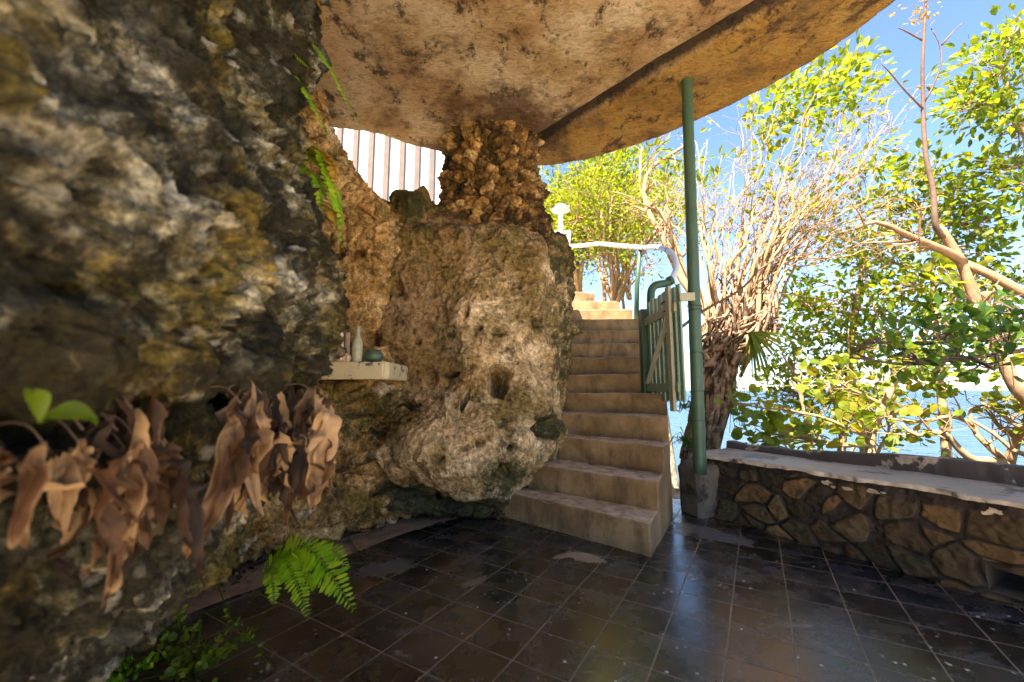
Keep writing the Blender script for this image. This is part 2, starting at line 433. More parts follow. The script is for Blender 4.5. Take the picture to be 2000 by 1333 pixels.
def concrete_step_mat():
    m = Mat('stair_cement')
    base = m.ramp(m.noise(2.2, 9, .66), [(.32, (.12, .072, .030)), (.5, (.225, .142, .065)), (.68, (.34, .23, .12))])
    base = m.mix(m.ramp(m.noise(7, 8, .7, vec=m.map(scale=(1, 1, .35))), [(.5, 0.), (.66, .7)]), base, (.08, .05, .024))
    base = m.mix(m.ramp(m.noise(1.3, 6, .6, vec=m.map(loc=(9, 1, 2))), [(.55, 0.), (.75, .5)]), base, (.17, .115, .04))
    nz = m.sep(m.geo().outputs['True Normal'])[2]
    # light from above painted into the colour of the flat treads, broken by noise
    tread_light = m.math('MULTIPLY', m.ramp(nz, [(.6, 0.), (.9, 1.)]), m.ramp(m.noise(9, 8, .7), [(.36, .15), (.6, .9)]))
    base = m.mix(tread_light, base, (.56, .44, .31))
    base = m.mix(m.ramp(m.vor(60), [(.05, .5), (.11, 0.)]), base, (.15, .10, .06))
    h = m.math('ADD', m.noise(45, 7, .7), m.math('MULTIPLY', m.noise(9, 4, .5), 1.2))
    return m.done(m.pbr(base, .85, m.bump(h, .5, .012), .25))
M['step'] = concrete_step_mat()

def plaster_mat():
    m = Mat('stained_plaster')
    base = m.ramp(m.noise(1.3, 7, .62), [(.34, (.34, .185, .07)), (.48, (.60, .40, .20)), (.62, (.80, .63, .41))])
    base = m.mix(m.ramp(m.noise(.7, 5, .6, vec=m.map(loc=(3, 5, 0))), [(.48, 0.), (.62, .75)]), base, (.62, .38, .19))
    edge = m.attr('edge')            # 1 on the outer lip, where the weather keeps it ochre
    och = m.ramp(m.noise(2.4, 8, .68), [(.36, (.13, .065, .012)), (.54, (.48, .26, .04)), (.70, (.40, .29, .05))])
    base = m.mix(m.math('MULTIPLY', edge, .85), base, och)
    dk = m.ramp(m.noise(5.5, 10, .76, vec=m.map(scale=(1, .7, 1), loc=(2, 7, 1))), [(.548, 0.), (.615, .92)])
    base = m.mix(dk, base, (.085, .05, .03))
    dk2 = m.ramp(m.math('ADD', m.noise(1.9, 9, .72, vec=m.map(loc=(7, 3, 1))), m.math('MULTIPLY', m.attr('stain'), .3)), [(.54, 0.), (.66, .85)])
    base = m.mix(dk2, base, (.16, .09, .045))
    sp = m.ramp(m.vor(17), [(.05, .8), (.13, 0.)])
    base = m.mix(m.math('MULTIPLY', sp, m.ramp(m.noise(2.5, 3), [(.45, 0.), (.6, 1.)])), base, (.07, .04, .025))
    gr = m.attr('groove')
    gm = m.ramp(m.math('ADD', gr, m.math('MULTIPLY', m.math('SUBTRACT', m.noise(7, 8, .7), .5), .9)), [(.38, 0.), (.72, .93)])
    base = m.mix(gm, base, (.045, .03, .022))
    strk = m.noise(13, 8, .72, vec=m.map(scale=(1, 2.4, 1), rot=(0, 0, .9)), dist=1.2)
    base = m.mix(m.ramp(strk, [(.36, .75), (.52, 0.)]), base, m.mix(1.0, base, (.42, .36, .3), 'MULTIPLY'))
    h = m.math('ADD', m.noise(30, 9, .75), m.math('MULTIPLY', strk, 1.6))
    h = m.math('SUBTRACT', h, m.math('MULTIPLY', dk, .35))
    return m.done(m.pbr(base, .9, m.bump(h, 1.0, .05), .2))
M['plaster'] = plaster_mat()

def stone_mat():
    m = Mat('bench_fieldstone')
    cell = m.attr('cell'); mort = m.attr('mortar')
    st = m.ramp(cell, [(0, (.04, .027, .013)), (.3, (.115, .064, .024)), (.55, (.185, .10, .036)), (.8, (.075, .052, .024)), (1, (.24, .135, .055))])
    st = m.mix(.75, st, m.ramp(m.noise(11, 8, .7), [(.3, .35), (.68, 1.25)]), 'MULTIPLY')
    st = m.mix(m.ramp(m.noise(5, 6, .65, vec=m.map(loc=(2, 2, 2))), [(.55, 0.), (.66, .8)]), st, (.03, .03, .015))
    mo = m.ramp(m.noise(9, 7, .7), [(.3, (.016, .011, .008)), (.7, (.06, .042, .03))])
    c = m.mix(m.ramp(mort, [(.35, 0.), (.6, 1.)]), st, mo)
    c = m.mix(m.ramp(m.noise(1.8, 7, .7, vec=m.map(loc=(8, 2, 5))), [(.52, 0.), (.68, .85)]), c, (.022, .019, .016))
    h = m.math('ADD', m.noise(40, 8, .72), m.math('MULTIPLY', m.noise(9, 4, .6), 1.))
    return m.done(m.pbr(c, .85, m.bump(h, .7, .02), .25))
M['bench_stone'] = stone_mat()

def worn_paint(name, paint, under, thr, rough=.5, scale=5):
    m = Mat(name)
    k = m.ramp(m.noise(scale, 9, .68), [(thr, 0.), (thr + .025, 1.)])
    a = m.mix(.5, paint, m.ramp(m.noise(3, 8, .7), [(.3, .5), (.7, 1.1)]), 'MULTIPLY')
    b = m.ramp(m.noise(14, 7, .7), [(.3, tuple(x * .5 for x in under)), (.7, tuple(x * 1.3 for x in under))])
    h = m.math('ADD', m.math('MULTIPLY', k, -.6), m.math('MULTIPLY', m.noise(50, 5, .6), .5))
    return m.done(m.pbr(m.mix(k, a, b), rough, m.bump(h, .5, .008), .35))
M['seat'] = worn_paint('worn_seat_cement', (.46, .37, .28), (.20, .135, .085), .55, .4, 2.5)
M['kerb'] = worn_paint('flaking_kerb_plaster', (.085, .062, .045), (.42, .32, .21), .56, .55, 4.2)
M['flake'] = flat_mat('peeling_plaster', (.42, .32, .22), .8, .3, 12, .4)
M['green_paint'] = worn_paint('green_paint', (.048, .092, .052), (.075, .04, .02), .62, .42, 7)
M['gate_face'] = worn_paint('faded_green_paint', (.20, .30, .19), (.30, .23, .13), .58, .45, 7)
M['gate_rail'] = worn_paint('weathered_gate_wood', (.36, .34, .22), (.22, .17, .09), .62, .55, 6)
M['wire'] = flat_mat('rusty_wire', (.05, .03, .02), .7, .3)
M['rust'] = flat_mat('rusty_latch', (.09, .05, .03), .6, .4, 20)
M['white_paint'] = flat_mat('white_paint', (.78, .77, .74), .5, .06, 6, .1, .35, 40, ((.35, .3, .24), 7, .66))
M['grey_pipe'] = flat_mat('grey_white_pipe', (.58, .60, .60), .5, .12, 8, .1, .35, 40, ((.3, .28, .24), 7, .64))
M['fence_white'] = flat_mat('white_boards', (.60, .58, .55), .6, .04, 5, .1)
M['batten'] = flat_mat('grey_brown_batten', (.13, .095, .075), .8, .2, 8, .3)
M['plinth'] = flat_mat('old_grey_cement', (.13, .105, .08), .85, .4, 5, .6, .25, 35, ((.03, .026, .02), 4, .52))
M['shelf'] = worn_paint('cream_shelf_paint', (.62, .49, .27), (.13, .12, .12), .565, .6, 8)
M['bench_side'] = flat_mat('rubble_fill', (.12, .09, .06), .9, .4, 9, .6)
def glass_mat(name, col, rough, dens=.5):
    m = Mat(name)
    g = m.pbr(col, rough, m.bump(m.noise(30, 3), .08, .004), .5, 0, .85)
    d = m.pbr(tuple(c * .75 for c in col), .55, None, .4)
    x = m.node('ShaderNodeMixShader'); m.put(x.inputs[0], m.ramp(m.noise(18, 7, .7), [(.3, dens * .6), (.7, min(1, dens * 1.3))]))
    m.nt.links.new(g, x.inputs[1]); m.nt.links.new(d, x.inputs[2]); return m.done(x.outputs[0])
M['bottle_glass'] = glass_mat('dusty_clear_glass', (.74, .70, .48), .25, .6)
M['green_glass'] = glass_mat('green_glass', (.13, .22, .13), .15, .5)
M['white_ceramic'] = flat_mat('white_bottle', (.75, .70, .58), .45, .1)
M['shell'] = flat_mat('conch_shell', (.55, .38, .24), .6, .3, 25, .4)

# ------------------------------------------------------------------ setting: floor, added bounce surface, ground, sea
def sheet(name, pts, z, mat, kind='structure'):
    o = from_arrays(name, [(x, y, z) for x, y in pts], [tuple(range(len(pts)))], mat, None, False)
    return tag(o, kind=kind)
sheet('floor', [(-2.6, 1.34), (4.2, 1.34), (4.2, 1.4), (3.1, 2.0), (2.35, 3.9), (1.5, 4.1), (.4, 4.6), (-2.6, 4.2)], 0, M['floor'])
sheet('bounce_terrace', [(-6, -9), (9, -9), (9, 1.336), (-6, 1.336)], -.004, M['bounce_terrace'])  # unseen pale plane added behind the camera to bounce warm sunlight under the roof

def terrain():
    n = 150
    u = np.linspace(-1, 1, n); g = np.sign(u) * (np.abs(u) ** 1.8) * 40
    X, Yy = np.meshgrid(g + 2, g + 6)
    P = np.stack([X.ravel(), Yy.ravel(), np.zeros(X.size)], 1)
    x, y = P[:, 0], P[:, 1]
    # distance outside the terrace edge on the sea side (to the right of the bench line)
    sea_d = np.maximum((x - 3.2) * .86 + (y - 2.6) * .52, 0)
    z = -.12 - 4.6 * sst(.0, 4.2, sea_d)
    up = np.where(x < .2, sst(4.6, 5.6, y + .25 * fbm(P * .8, 3, 3)), sst(6.9, 7.6, y + .2 * fbm(P * .8, 3, 3))) * (1 - sst(2.6, 3.4, x)) * (1 - sst(11, 17, y))
    z = z * (1 - up) + up * 2.42
    far = sst(14, 22, y) * 1
    z = z - far * 6
    z = np.where(y < -8, z - (-(y + 8)) * .02, z)
    z += .18 * fbm(P * 1.1, 4, 9) * (sea_d > .2) 
    z = np.where((y < 4.2) & (x < 3.0) & (x > -8), -.12, z); z = np.where((y < 6.8) & (x > .2), np.minimum(z, -.12), z)
    P[:, 2] = z
    m = rock_mat('cliff_rock', [(.3, (.34, .26, .16)), (.5, (.58, .46, .31)), (.7, (.72, .62, .46))], 2, pale_from=.95, moss=(.10, .11, .03), moss_amt=.4, dark_amt=.3, bump=.8, fine=20)
    return tag(from_arrays('ground', P, grid_faces(n, n), m, None, True, {'cell': np.full(len(P), .5)}), kind='structure')
terrain()

def sea():
    m = Mat('sea_water')
    pos = m.sep(m.co)
    d = m.math('DIVIDE', m.math('LENGTH' if False else 'ADD', m.math('ABSOLUTE', pos[0]), m.math('ABSOLUTE', pos[1])), 300.0)
    col = m.ramp(m.math('ADD', d, m.math('MULTIPLY', m.noise(.03, 4), .12)), [(.06, (.05, .07, .10)), (.2, (.03, .065, .09)), (.5, (.012, .045, .075)), (.9, (.008, .03, .06))])
    w = m.map(scale=(.6, 1.6, 1), rot=(0, 0, .3))
    h = m.math('ADD', m.noise(1.1, 5, .6, vec=w), m.math('MULTIPLY', m.noise(.25, 3, .5, vec=w), 2.0))
    sh = m.pbr(col, .25, m.bump(h, 1.0, .8), .22)
    n = 41; g = np.linspace(-1, 1, n); g = np.sign(g) * np.abs(g) ** 3 * 15000
    X, Yy = np.meshgrid(g, g); P = np.stack([X.ravel(), Yy.ravel(), np.full(X.size, -3.6)], 1)
    return tag(from_arrays('sea', P, grid_faces(n, n), m.done(sh), None, True), kind='structure')
sea()

# cement strip along the foot of the rock
def border():
    inner = [onz(*q, 0)[:2] for q in ((300, 1240), (400, 1190), (560, 1130), (700, 1078), (800, 1040), (900, 1014), (1000, 1012))]
    inner = arclen(np.array([(a[0], a[1], 0) for a in inner]), 60)[:, :2]
    inner += .02 * np.stack([fbm(np.c_[inner * 9, np.zeros(60)], 3, 5), fbm(np.c_[inner * 9, np.ones(60)], 3, 6)], 1)
    V = []; F = []
    for i, (x, y) in enumerate(inner):
        V += [(x, y, .0045), (x - .9, y + .75, .0045)]
    F = [(2 * i, 2 * i + 2, 2 * i + 3, 2 * i + 1) for i in range(59)]
    return tag(from_arrays('cement_border', V, F, M['border'], None, False), kind='structure')
border()

# ------------------------------------------------------------------ rocks
def disp_wall(P, n):
    wp = P + .035 * np.stack([fbm(P * 9, 2, 1), fbm(P * 9, 2, 2), fbm(P * 9, 2, 3)], 1)
    f1, f2, c = worley(wp * V3(10, 9, 13), 11)
    g1, g2, c2 = worley(wp * V3(24, 22, 30), 21)
    ch = np.clip((f2 - f1) * 3, 0, 1) ** .5
    sp = np.clip(1 - f1 * 1.5, 0, 1) * (c > .45)             # knobs of coral
    sp2 = np.clip(1 - g1 * 1.5, 0, 1) * (c2 > .4)
    wq = P + .10 * np.stack([fbm(P * 4, 3, 71), fbm(P * 4, 3, 72), fbm(P * 4, 3, 73)], 1)
    q1, q2, qc = worley(wq * V3(3.4, 3.2, 5.2) + 3.3, 31)
    pit = np.where(qc > .42, 1 - sst(.12, .42, q1), 0)
    p1, p2, pc = worley(wp * V3(11, 11, 15) + 1.7, 33)
    pit2 = np.where(pc > .5, 1 - sst(.12, .38, p1), 0)
    k1, k2, kc = worley(P * 30, 41)
    hole = np.where(kc > .5, 1 - sst(.1, .42, k1), 0)
    rid = fbm(wp * V3(7, 6, 9), 5, 6, .62, True)
    d = .085 * rid + .012 * ch + .014 * sp + .010 * sp2 - .20 * pit - .07 * pit2 - .016 * hole + .05 * fbm(P * 2.3, 3, 4) + .010 * fbm(P * 40, 2, 5)
    return d, {'cell': np.clip(c2 * .7 + c * .3 + .2 * fbm(P * 14, 3, 8), 0, 1)}

prof = [(-.06, -1.50), (.08, -1.42), (.2, -1.28), (.36, -1.08), (.52, -.93), (.66, -.83), (.8, -.76), (.9, -.70), (.955, -.70), (.985, -.80), (1.02, -.84), (1.06, -.80), (1.085, -.64),
        (1.15, -.605), (1.25, -.595), (1.38, -.60), (1.5, -.63), (1.65, -.70), (1.85, -.765), (2.05, -.775), (2.25, -.75), (2.5, -.72), (3.0, -.70), (3.5, -.72), (3.95, -.75)]
rows = []
for z, x in prof:
    x -= .035
    lo = max(0, (.9 - z)) * .25; ov = .22 * max(0, z - 1.5)
    rows.append([(x - .5, -.95, z), (x - .12, -.6, z), (x - .02 + ov * .3, -.2, z), (x + ov, .2, z), (x - .02 + ov, .5, z), (x + ov * .6, .8, z), (x + .01, 1.1, z), (x + .0, 1.3, z), (x - .10, 1.48, z), (x - .45, 1.62 + lo, z), (-1.85 - lo, 1.8, z), (-3.0, 1.8, z)])
tag(relief('rock_wall', rows, 540, 520, disp_wall, M['wall_rock'], (-2.6, .2, 2), flip=False),
    'dark mossy pitted coral rock wall bulging over a ledge along the left side', 'rock wall')

def disp_back(P, n):
    wp = P + .06 * np.stack([vnoise(P * 5, 1), vnoise(P * 5, 2), vnoise(P * 5, 3)], 1)
    f1, f2, c = worley(wp * V3(7, 7, 8), 12)
    st = np.clip((f2 - f1) * 2.2, 0, 1) ** .6
    g1, g2, c2 = worley(wp * 16, 22)
    low = 1 - sst(1.0, 1.3, P[:, 2])                    # rubble courses below the shelf
    top = sst(1.9, 2.3, P[:, 2])
    k = np.maximum(low * 1.3, top)
    k1, k2, kc = worley(P * 15, 41)
    hole = np.where(kc > .7, 1 - sst(.1, .4, k1), 0)
    q1, q2, qc = worley(wp * 4.2 + 1.3, 31)
    pit = np.where(qc > .6, 1 - sst(.08, .42, q1), 0)
    d = k * (.05 * st + .04 * (c - .5) + .02 * np.clip((g2 - g1) * 2, 0, 1)) + .07 * fbm(P * 1.8, 3, 7) + .02 * fbm(P * 9, 4, 8, .6) - .02 * hole - .07 * pit * (.3 + .7 * k)
    for (px, py, Y, rx, rz, dep) in ((735, 657, 3.4, .13, .08, .28), (662, 496, 3.35, .05, .04, .2), (697, 491, 3.35, .06, .04, .2), (700, 800, 3.15, .16, .10, .16), (745, 830, 3.3, .12, .16, .25), (600, 930, 2.75, .14, .10, .2), (690, 905, 3.0, .10, .05, .14), (750, 950, 3.2, .10, .07, .2)):
        q = at(px, py, Y); rr = np.sqrt(((P[:, 0] - q[0]) / rx) ** 2 + ((P[:, 2] - q[2]) / rz) ** 2 + ((P[:, 1] - q[1]) / .5) ** 2) + .35 * fbm(P * 10, 3, 78)
        d = d - dep * (1 - sst(.35, 1.05, rr))
    w1 = .12 * fbm(P * 3, 4, 61)
    alg = np.maximum(.62 * sst(.25, .45, P[:, 2] + w1) * (1 - sst(1.0, 1.12, P[:, 2] + w1 * .3)), .5 * sst(1.8, 2.1, P[:, 2] + w1))
    return d, {'cell': .5 + (c - .5) * np.clip(k, 0, 1), 'algae': alg}
def B(*a): return at(*a)
def Z(px, py, dz=-.06):
    q = onz(px, py, 0); return V3(q[0], q[1], dz)
rows = [
    [B(300, 150, 2.4), B(430, 150, 2.9), B(520, 150, 3.05), B(580, 150, 3.2), B(606, 150, 3.3), B(622, 150, 3.6), B(625, 150, 4.3)],
    [B(300, 230, 2.4), B(430, 230, 2.9), B(520, 230, 3.05), B(590, 230, 3.2), B(612, 230, 3.3), B(628, 230, 3.6), B(630, 230, 4.3)],
    [B(300, 300, 2.4), B(430, 300, 2.9), B(520, 300, 3.05), B(600, 300, 3.15), B(640, 300, 3.25), B(656, 300, 3.55), B(660, 300, 4.3)],
    [B(300, 360, 2.4), B(430, 360, 2.9), B(520, 360, 3.05), B(615, 360, 3.15), B(685, 360, 3.25), B(702, 365, 3.55), B(705, 370, 4.3)],
    [B(300, 405, 2.4), B(430, 405, 2.9), B(520, 405, 3.05), B(630, 405, 3.2), B(728, 405, 3.3), B(752, 412, 3.6), B(765, 415, 4.3)],
    [B(300, 450, 2.4), B(430, 450, 2.9), B(520, 450, 3.1), B(640, 450, 3.3), B(720, 450, 3.4), B(770, 450, 3.55), B(830, 450, 4.3)],
    [B(300, 560, 2.4), B(430, 560, 2.9), B(520, 560, 3.15), B(640, 560, 3.35), B(715, 560, 3.45), B(770, 560, 3.6), B(830, 560, 4.3)],
    [B(300, 680, 2.4), B(430, 680, 2.9), B(520, 680, 3.15), B(640, 680, 3.4), B(715, 680, 3.45), B(770, 680, 3.6), B(830, 680, 4.3)],
    [B(300, 760, 2.3), B(430, 760, 2.8), B(520, 760, 3.0), B(640, 760, 3.15), B(710, 760, 3.3), B(765, 770, 3.55), B(830, 770, 4.3)],
    [B(300, 850, 2.2), B(430, 850, 2.6), B(520, 850, 2.85), B(640, 850, 3.05), B(710, 850, 3.25), B(765, 860, 3.5), B(830, 860, 4.3)],
    [B(300, 930, 2.1), B(430, 930, 2.45), B(520, 930, 2.7), B(640, 930, 3.0), B(710, 930, 3.15), B(765, 930, 3.4), B(830, 930, 4.2)],
    [B(300, 1000, 2.0), B(430, 1000, 2.3), B(520, 1000, 2.55), B(640, 985, 2.85), B(710, 980, 3.05), B(765, 985, 3.3), B(830, 980, 4.1)],
    [Z(300, 1170), Z(430, 1110), Z(520, 1080), Z(630, 1050), Z(705, 1030), Z(775, 1008), Z(840, 985)],
]
rows = [[V3(-3.7, 1.5, r_[0][2])] + r_ for r_ in rows]
tag(relief('rock_wall', rows[::-1], 330, 290, disp_back, M['back_rock'], (-2.4, 4.6, 2)),
    'ochre coral rock wall around the shelf niche with one side of the window opening', 'rock wall')

def disp_boulder(P, n):
    wp = P + .08 * np.stack([vnoise(P * 4, 1), vnoise(P * 4, 2), vnoise(P * 4, 3)], 1)
    f1, f2, c = worley(wp * 4.5, 13)
    k1, k2, kc = worley(wp * 13, 42)
    hole = np.where(kc > .68, 1 - sst(.08, .42, k1), 0)
    h1, h2, hc = worley(wp * 30, 43)
    hole2 = np.where(hc > .6, 1 - sst(.1, .45, h1), 0)
    q1, q2, qc = worley(wp * V3(3.6, 3.6, 3.0) + 1.3, 34)
    pit = np.where(qc > .58, 1 - sst(.06, .36, q1), 0)
    right = sst(.25, .6, P[:, 0]) * sst(.9, 1.5, P[:, 2])           # deep vertical flutes on the stair side
    rid = fbm(P * V3(5, 5, 1.6), 4, 6, .55, True)
    rg = fbm(wp * V3(2.9, 2.9, 2.2), 5, 51, .52, True)
    d = .09 * fbm(P * 1.7, 3, 14) + .065 * rg + .018 * fbm(P * 6, 4, 15, .6) + .008 * fbm(P * 24, 3, 16) + .03 * np.clip((f2 - f1) * 2, 0, 1) - .045 * hole - .012 * hole2 - .13 * pit + right * .12 * (rid - .2)
    for (px, py, Y, rx, rz, dep) in ((973, 745, 3.4, .10, .15, .40), (934, 641, 3.45, .05, .035, .16), (978, 650, 3.45, .06, .03, .16), (880, 732, 3.55, .09, .035, .20), (880, 655, 3.6, .04, .03, .12), (915, 613, 3.5, .03, .07, .16),
                                     (817, 669, 3.55, .03, .03, .12), (908, 780, 3.35, .035, .10, .22), (775, 786, 3.5, .22, .05, .22), (751, 585, 3.5, .06, .07, .16), (938, 868, 3.05, .045, .06, .16), (1066, 835, 3.55, .14, .12, .20), (1000, 880, 3.15, .05, .05, .14),
                                     (905, 880, 3.05, .05, .03, .08), (1010, 560, 3.6, .05, .04, .12), (960, 540, 3.6, .06, .03, .10), (1050, 620, 3.65, .04, .09, .16), (1060, 720, 3.6, .04, .10, .16), (1030, 500, 3.75, .08, .04, .12), (860, 520, 3.6, .06, .03, .10), (985, 925, 3.2, .06, .07, .16), (806, 415, 3.75, .20, .20, -.16), (905, 790, 3.3, .05, .05, -.05), (1100, 640, 4.1, .10, .10, -.12)):
        q = at(px, py, Y); rr = np.sqrt(((P[:, 0] - q[0]) / rx) ** 2 + ((P[:, 2] - q[2]) / rz) ** 2 + ((P[:, 1] - q[1]) / .45) ** 2) + .35 * fbm(P * 11, 3, 77)
        d = d - dep * (1 - sst(.35, 1.05, rr))
    w1, w2 = .22 * fbm(P * 2.2, 4, 61), .16 * fbm(P * 3, 4, 62)
    left = 1 - sst(-.54, -.36, P[:, 0] + w1); crust = np.maximum(left * sst(.95, 1.2, P[:, 2] + w2), sst(2.0, 2.4, P[:, 2] + w2) * (.55 + .45 * left))
    return d, {'cell': .5 + .25 * (c - .5), 'crust': crust,
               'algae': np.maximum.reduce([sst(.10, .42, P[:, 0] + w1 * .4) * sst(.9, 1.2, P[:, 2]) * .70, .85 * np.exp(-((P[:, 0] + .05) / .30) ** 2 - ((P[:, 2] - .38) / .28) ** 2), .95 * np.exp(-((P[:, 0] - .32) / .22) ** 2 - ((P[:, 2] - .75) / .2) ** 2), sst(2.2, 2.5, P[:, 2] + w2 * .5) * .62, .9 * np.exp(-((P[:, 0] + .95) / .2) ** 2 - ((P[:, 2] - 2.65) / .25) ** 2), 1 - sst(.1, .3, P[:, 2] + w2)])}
rows = [
    [B(752, 480, 5.2), B(800, 470, 5.3), B(870, 470, 5.3), B(930, 480, 5.3), B(1000, 480, 5.3), B(1050, 490, 5.3), B(1090, 490, 5.4), B(1100, 500, 5.7)],
    [B(757, 432, 4.4), B(800, 412, 4.4), B(865, 425, 4.4), B(930, 440, 4.5), B(1000, 450, 4.5), B(1050, 460, 4.6), B(1085, 468, 4.7), B(1098, 480, 5.2)],
    [B(750, 452, 3.65), B(795, 420, 3.75), B(860, 435, 3.75), B(930, 445, 3.8), B(1000, 455, 3.85), B(1055, 464, 3.95), B(1092, 480, 4.3), B(1102, 490, 5.0)],
    [B(742, 520, 3.55), B(800, 520, 3.55), B(870, 520, 3.6), B(940, 520, 3.65), B(1010, 520, 3.7), B(1065, 525, 3.85), B(1099, 525, 4.3), B(1108, 520, 5.0)],
    [B(740, 600, 3.55), B(800, 600, 3.55), B(870, 600, 3.6), B(915, 600, 3.5), B(990, 600, 3.5), B(1055, 600, 3.7), B(1096, 600, 4.2), B(1106, 600, 5)],
    [B(740, 680, 3.55), B(800, 680, 3.55), B(880, 680, 3.6), B(912, 680, 3.4), B(990, 680, 3.4), B(1050, 680, 3.6), B(1090, 680, 4.1), B(1102, 680, 5)],
    [B(742, 760, 3.6), B(790, 765, 3.6), B(870, 755, 3.55), B(910, 760, 3.4), B(985, 760, 3.38), B(1045, 760, 3.5), B(1092, 760, 4.0), B(1104, 760, 5)],
    [B(765, 820, 3.5), B(805, 800, 3.4), B(865, 790, 3.2), B(920, 800, 3.22), B(990, 810, 3.3), B(1045, 815, 3.45), B(1092, 815, 3.9), B(1100, 810, 4.8)],
    [B(758, 875, 3.35), B(795, 860, 3.12), B(860, 850, 3.05), B(920, 855, 3.05), B(990, 865, 3.15), B(1035, 870, 3.3), B(1080, 875, 3.75), B(1095, 870, 4.6)],
    [B(760, 915, 3.35), B(798, 915, 3.15), B(860, 925, 3.08), B(920, 930, 3.1), B(980, 930, 3.2), B(1015, 930, 3.38), B(1035, 925, 3.65), B(1060, 920, 4.4)],
    [B(775, 935, 3.6), B(805, 938, 3.45), B(860, 950, 3.35), B(920, 965, 3.28), B(975, 965, 3.35), B(998, 960, 3.5), B(1015, 955, 3.75), B(1040, 950, 4.3)],
    [B(790, 955, 4.0), B(815, 962, 3.9), B(865, 970, 3.75), B(920, 985, 3.5), B(965, 990, 3.48), B(990, 985, 3.6), B(1005, 980, 3.9), B(1030, 960, 4.3)],
    [Z(795, 968), Z(820, 972), Z(865, 980), Z(915, 998), Z(960, 1003), Z(985, 998), Z(1000, 985), Z(1030, 960)],
]
tag(relief('boulder', rows[::-1], 380, 300, disp_boulder, M['boulder_rock'], (-.2, 5.2, 1.2)),
    'huge weathered tan limestone boulder beside the cement stairs, carrying the rubble pillar', 'boulder')

def pillar():
    nz, na = 190, 330
    z0, z1 = 2.25, 3.98
    cx, cy = at(963, 400, 4.4)[:2]
    zz = np.linspace(z0, z1, nz); aa = np.linspace(0, 2 * math.pi, na, endpoint=False)
    Zg, A = np.meshgrid(zz, aa, indexing='ij')
    t = (Zg - z0) / (z1 - z0)
    r = .50 + .05 * np.sin(t * 3.1 + 1) - .06 * sst(.25, .55, t) + .10 * sst(.80, 1.0, t)
    sh = -.05 * sst(.5, 1, t)
    Pn = np.stack([np.cos(A), np.sin(A) * .85, 0 * A], -1)
    P = np.stack([cx + sh + r * Pn[..., 0] * 1.08, cy + r * Pn[..., 1], Zg], -1).reshape(-1, 3)
    n = Pn.reshape(-1, 3)
    wp = P + .03 * np.stack([vnoise(P * 8, 1), vnoise(P * 8, 2), vnoise(P * 8, 3)], 1)
    f1, f2, c = worley(wp * V3(9.5, 9.5, 11), 15)
    g1, g2, c2 = worley(wp * 24, 25)
    st = np.clip((f2 - f1) * 1.6, 0, 1) ** .55
    d = .10 * st + .075 * (c - .5) + .02 * np.clip((g2 - g1) * 2, 0, 1) + .016 * fbm(P * 18, 4, 3, .6) + .03 * fbm(P * 3, 2, 8)
    V = P + n * d[:, None] + np.stack([0 * d, 0 * d, .02 * (c2 - .5)], 1)
    F = grid_faces(nz, na, True)
    k = len(V)
    return tag(from_arrays('stone_pillar', np.concatenate([V, [[cx, cy, z0], [cx, cy, z1]]]),
               [tuple(f) for f in F.tolist()] + [((i + 1) % na, i, k) for i in range(na)] + [((nz - 1) * na + i, (nz - 1) * na + (i + 1) % na, k + 1) for i in range(na)],
               M['pillar_rock'], None, True, {'cell': np.r_[c, .5, .5]}), 'stubby pillar of jagged coral rubble between boulder and ceiling', 'pillar')
pillar()

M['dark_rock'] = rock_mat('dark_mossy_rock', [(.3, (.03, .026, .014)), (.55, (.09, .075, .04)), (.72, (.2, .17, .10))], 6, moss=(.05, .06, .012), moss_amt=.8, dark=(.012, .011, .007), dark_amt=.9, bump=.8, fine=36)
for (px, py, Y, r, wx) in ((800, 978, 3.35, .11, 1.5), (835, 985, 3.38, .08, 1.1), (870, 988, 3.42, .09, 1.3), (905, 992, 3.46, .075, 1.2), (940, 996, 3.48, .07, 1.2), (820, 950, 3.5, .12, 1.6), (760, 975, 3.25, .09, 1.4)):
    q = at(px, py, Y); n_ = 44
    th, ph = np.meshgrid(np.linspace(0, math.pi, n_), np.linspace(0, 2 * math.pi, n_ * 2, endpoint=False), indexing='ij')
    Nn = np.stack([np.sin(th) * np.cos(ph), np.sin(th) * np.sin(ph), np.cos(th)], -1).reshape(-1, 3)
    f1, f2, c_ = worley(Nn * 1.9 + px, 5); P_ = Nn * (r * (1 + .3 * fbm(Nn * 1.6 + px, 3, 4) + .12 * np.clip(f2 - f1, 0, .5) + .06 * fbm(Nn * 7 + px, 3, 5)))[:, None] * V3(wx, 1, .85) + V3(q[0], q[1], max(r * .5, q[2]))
    tag(from_arrays('rock', P_, grid_faces(n_, n_ * 2, True)[:, ::-1], M['dark_rock'], None, True, {'cell': np.full(len(P_), .5)}), 'small dark mossy rock tucked under the overhang of the boulder', 'rock', 'dark rocks under the boulder')

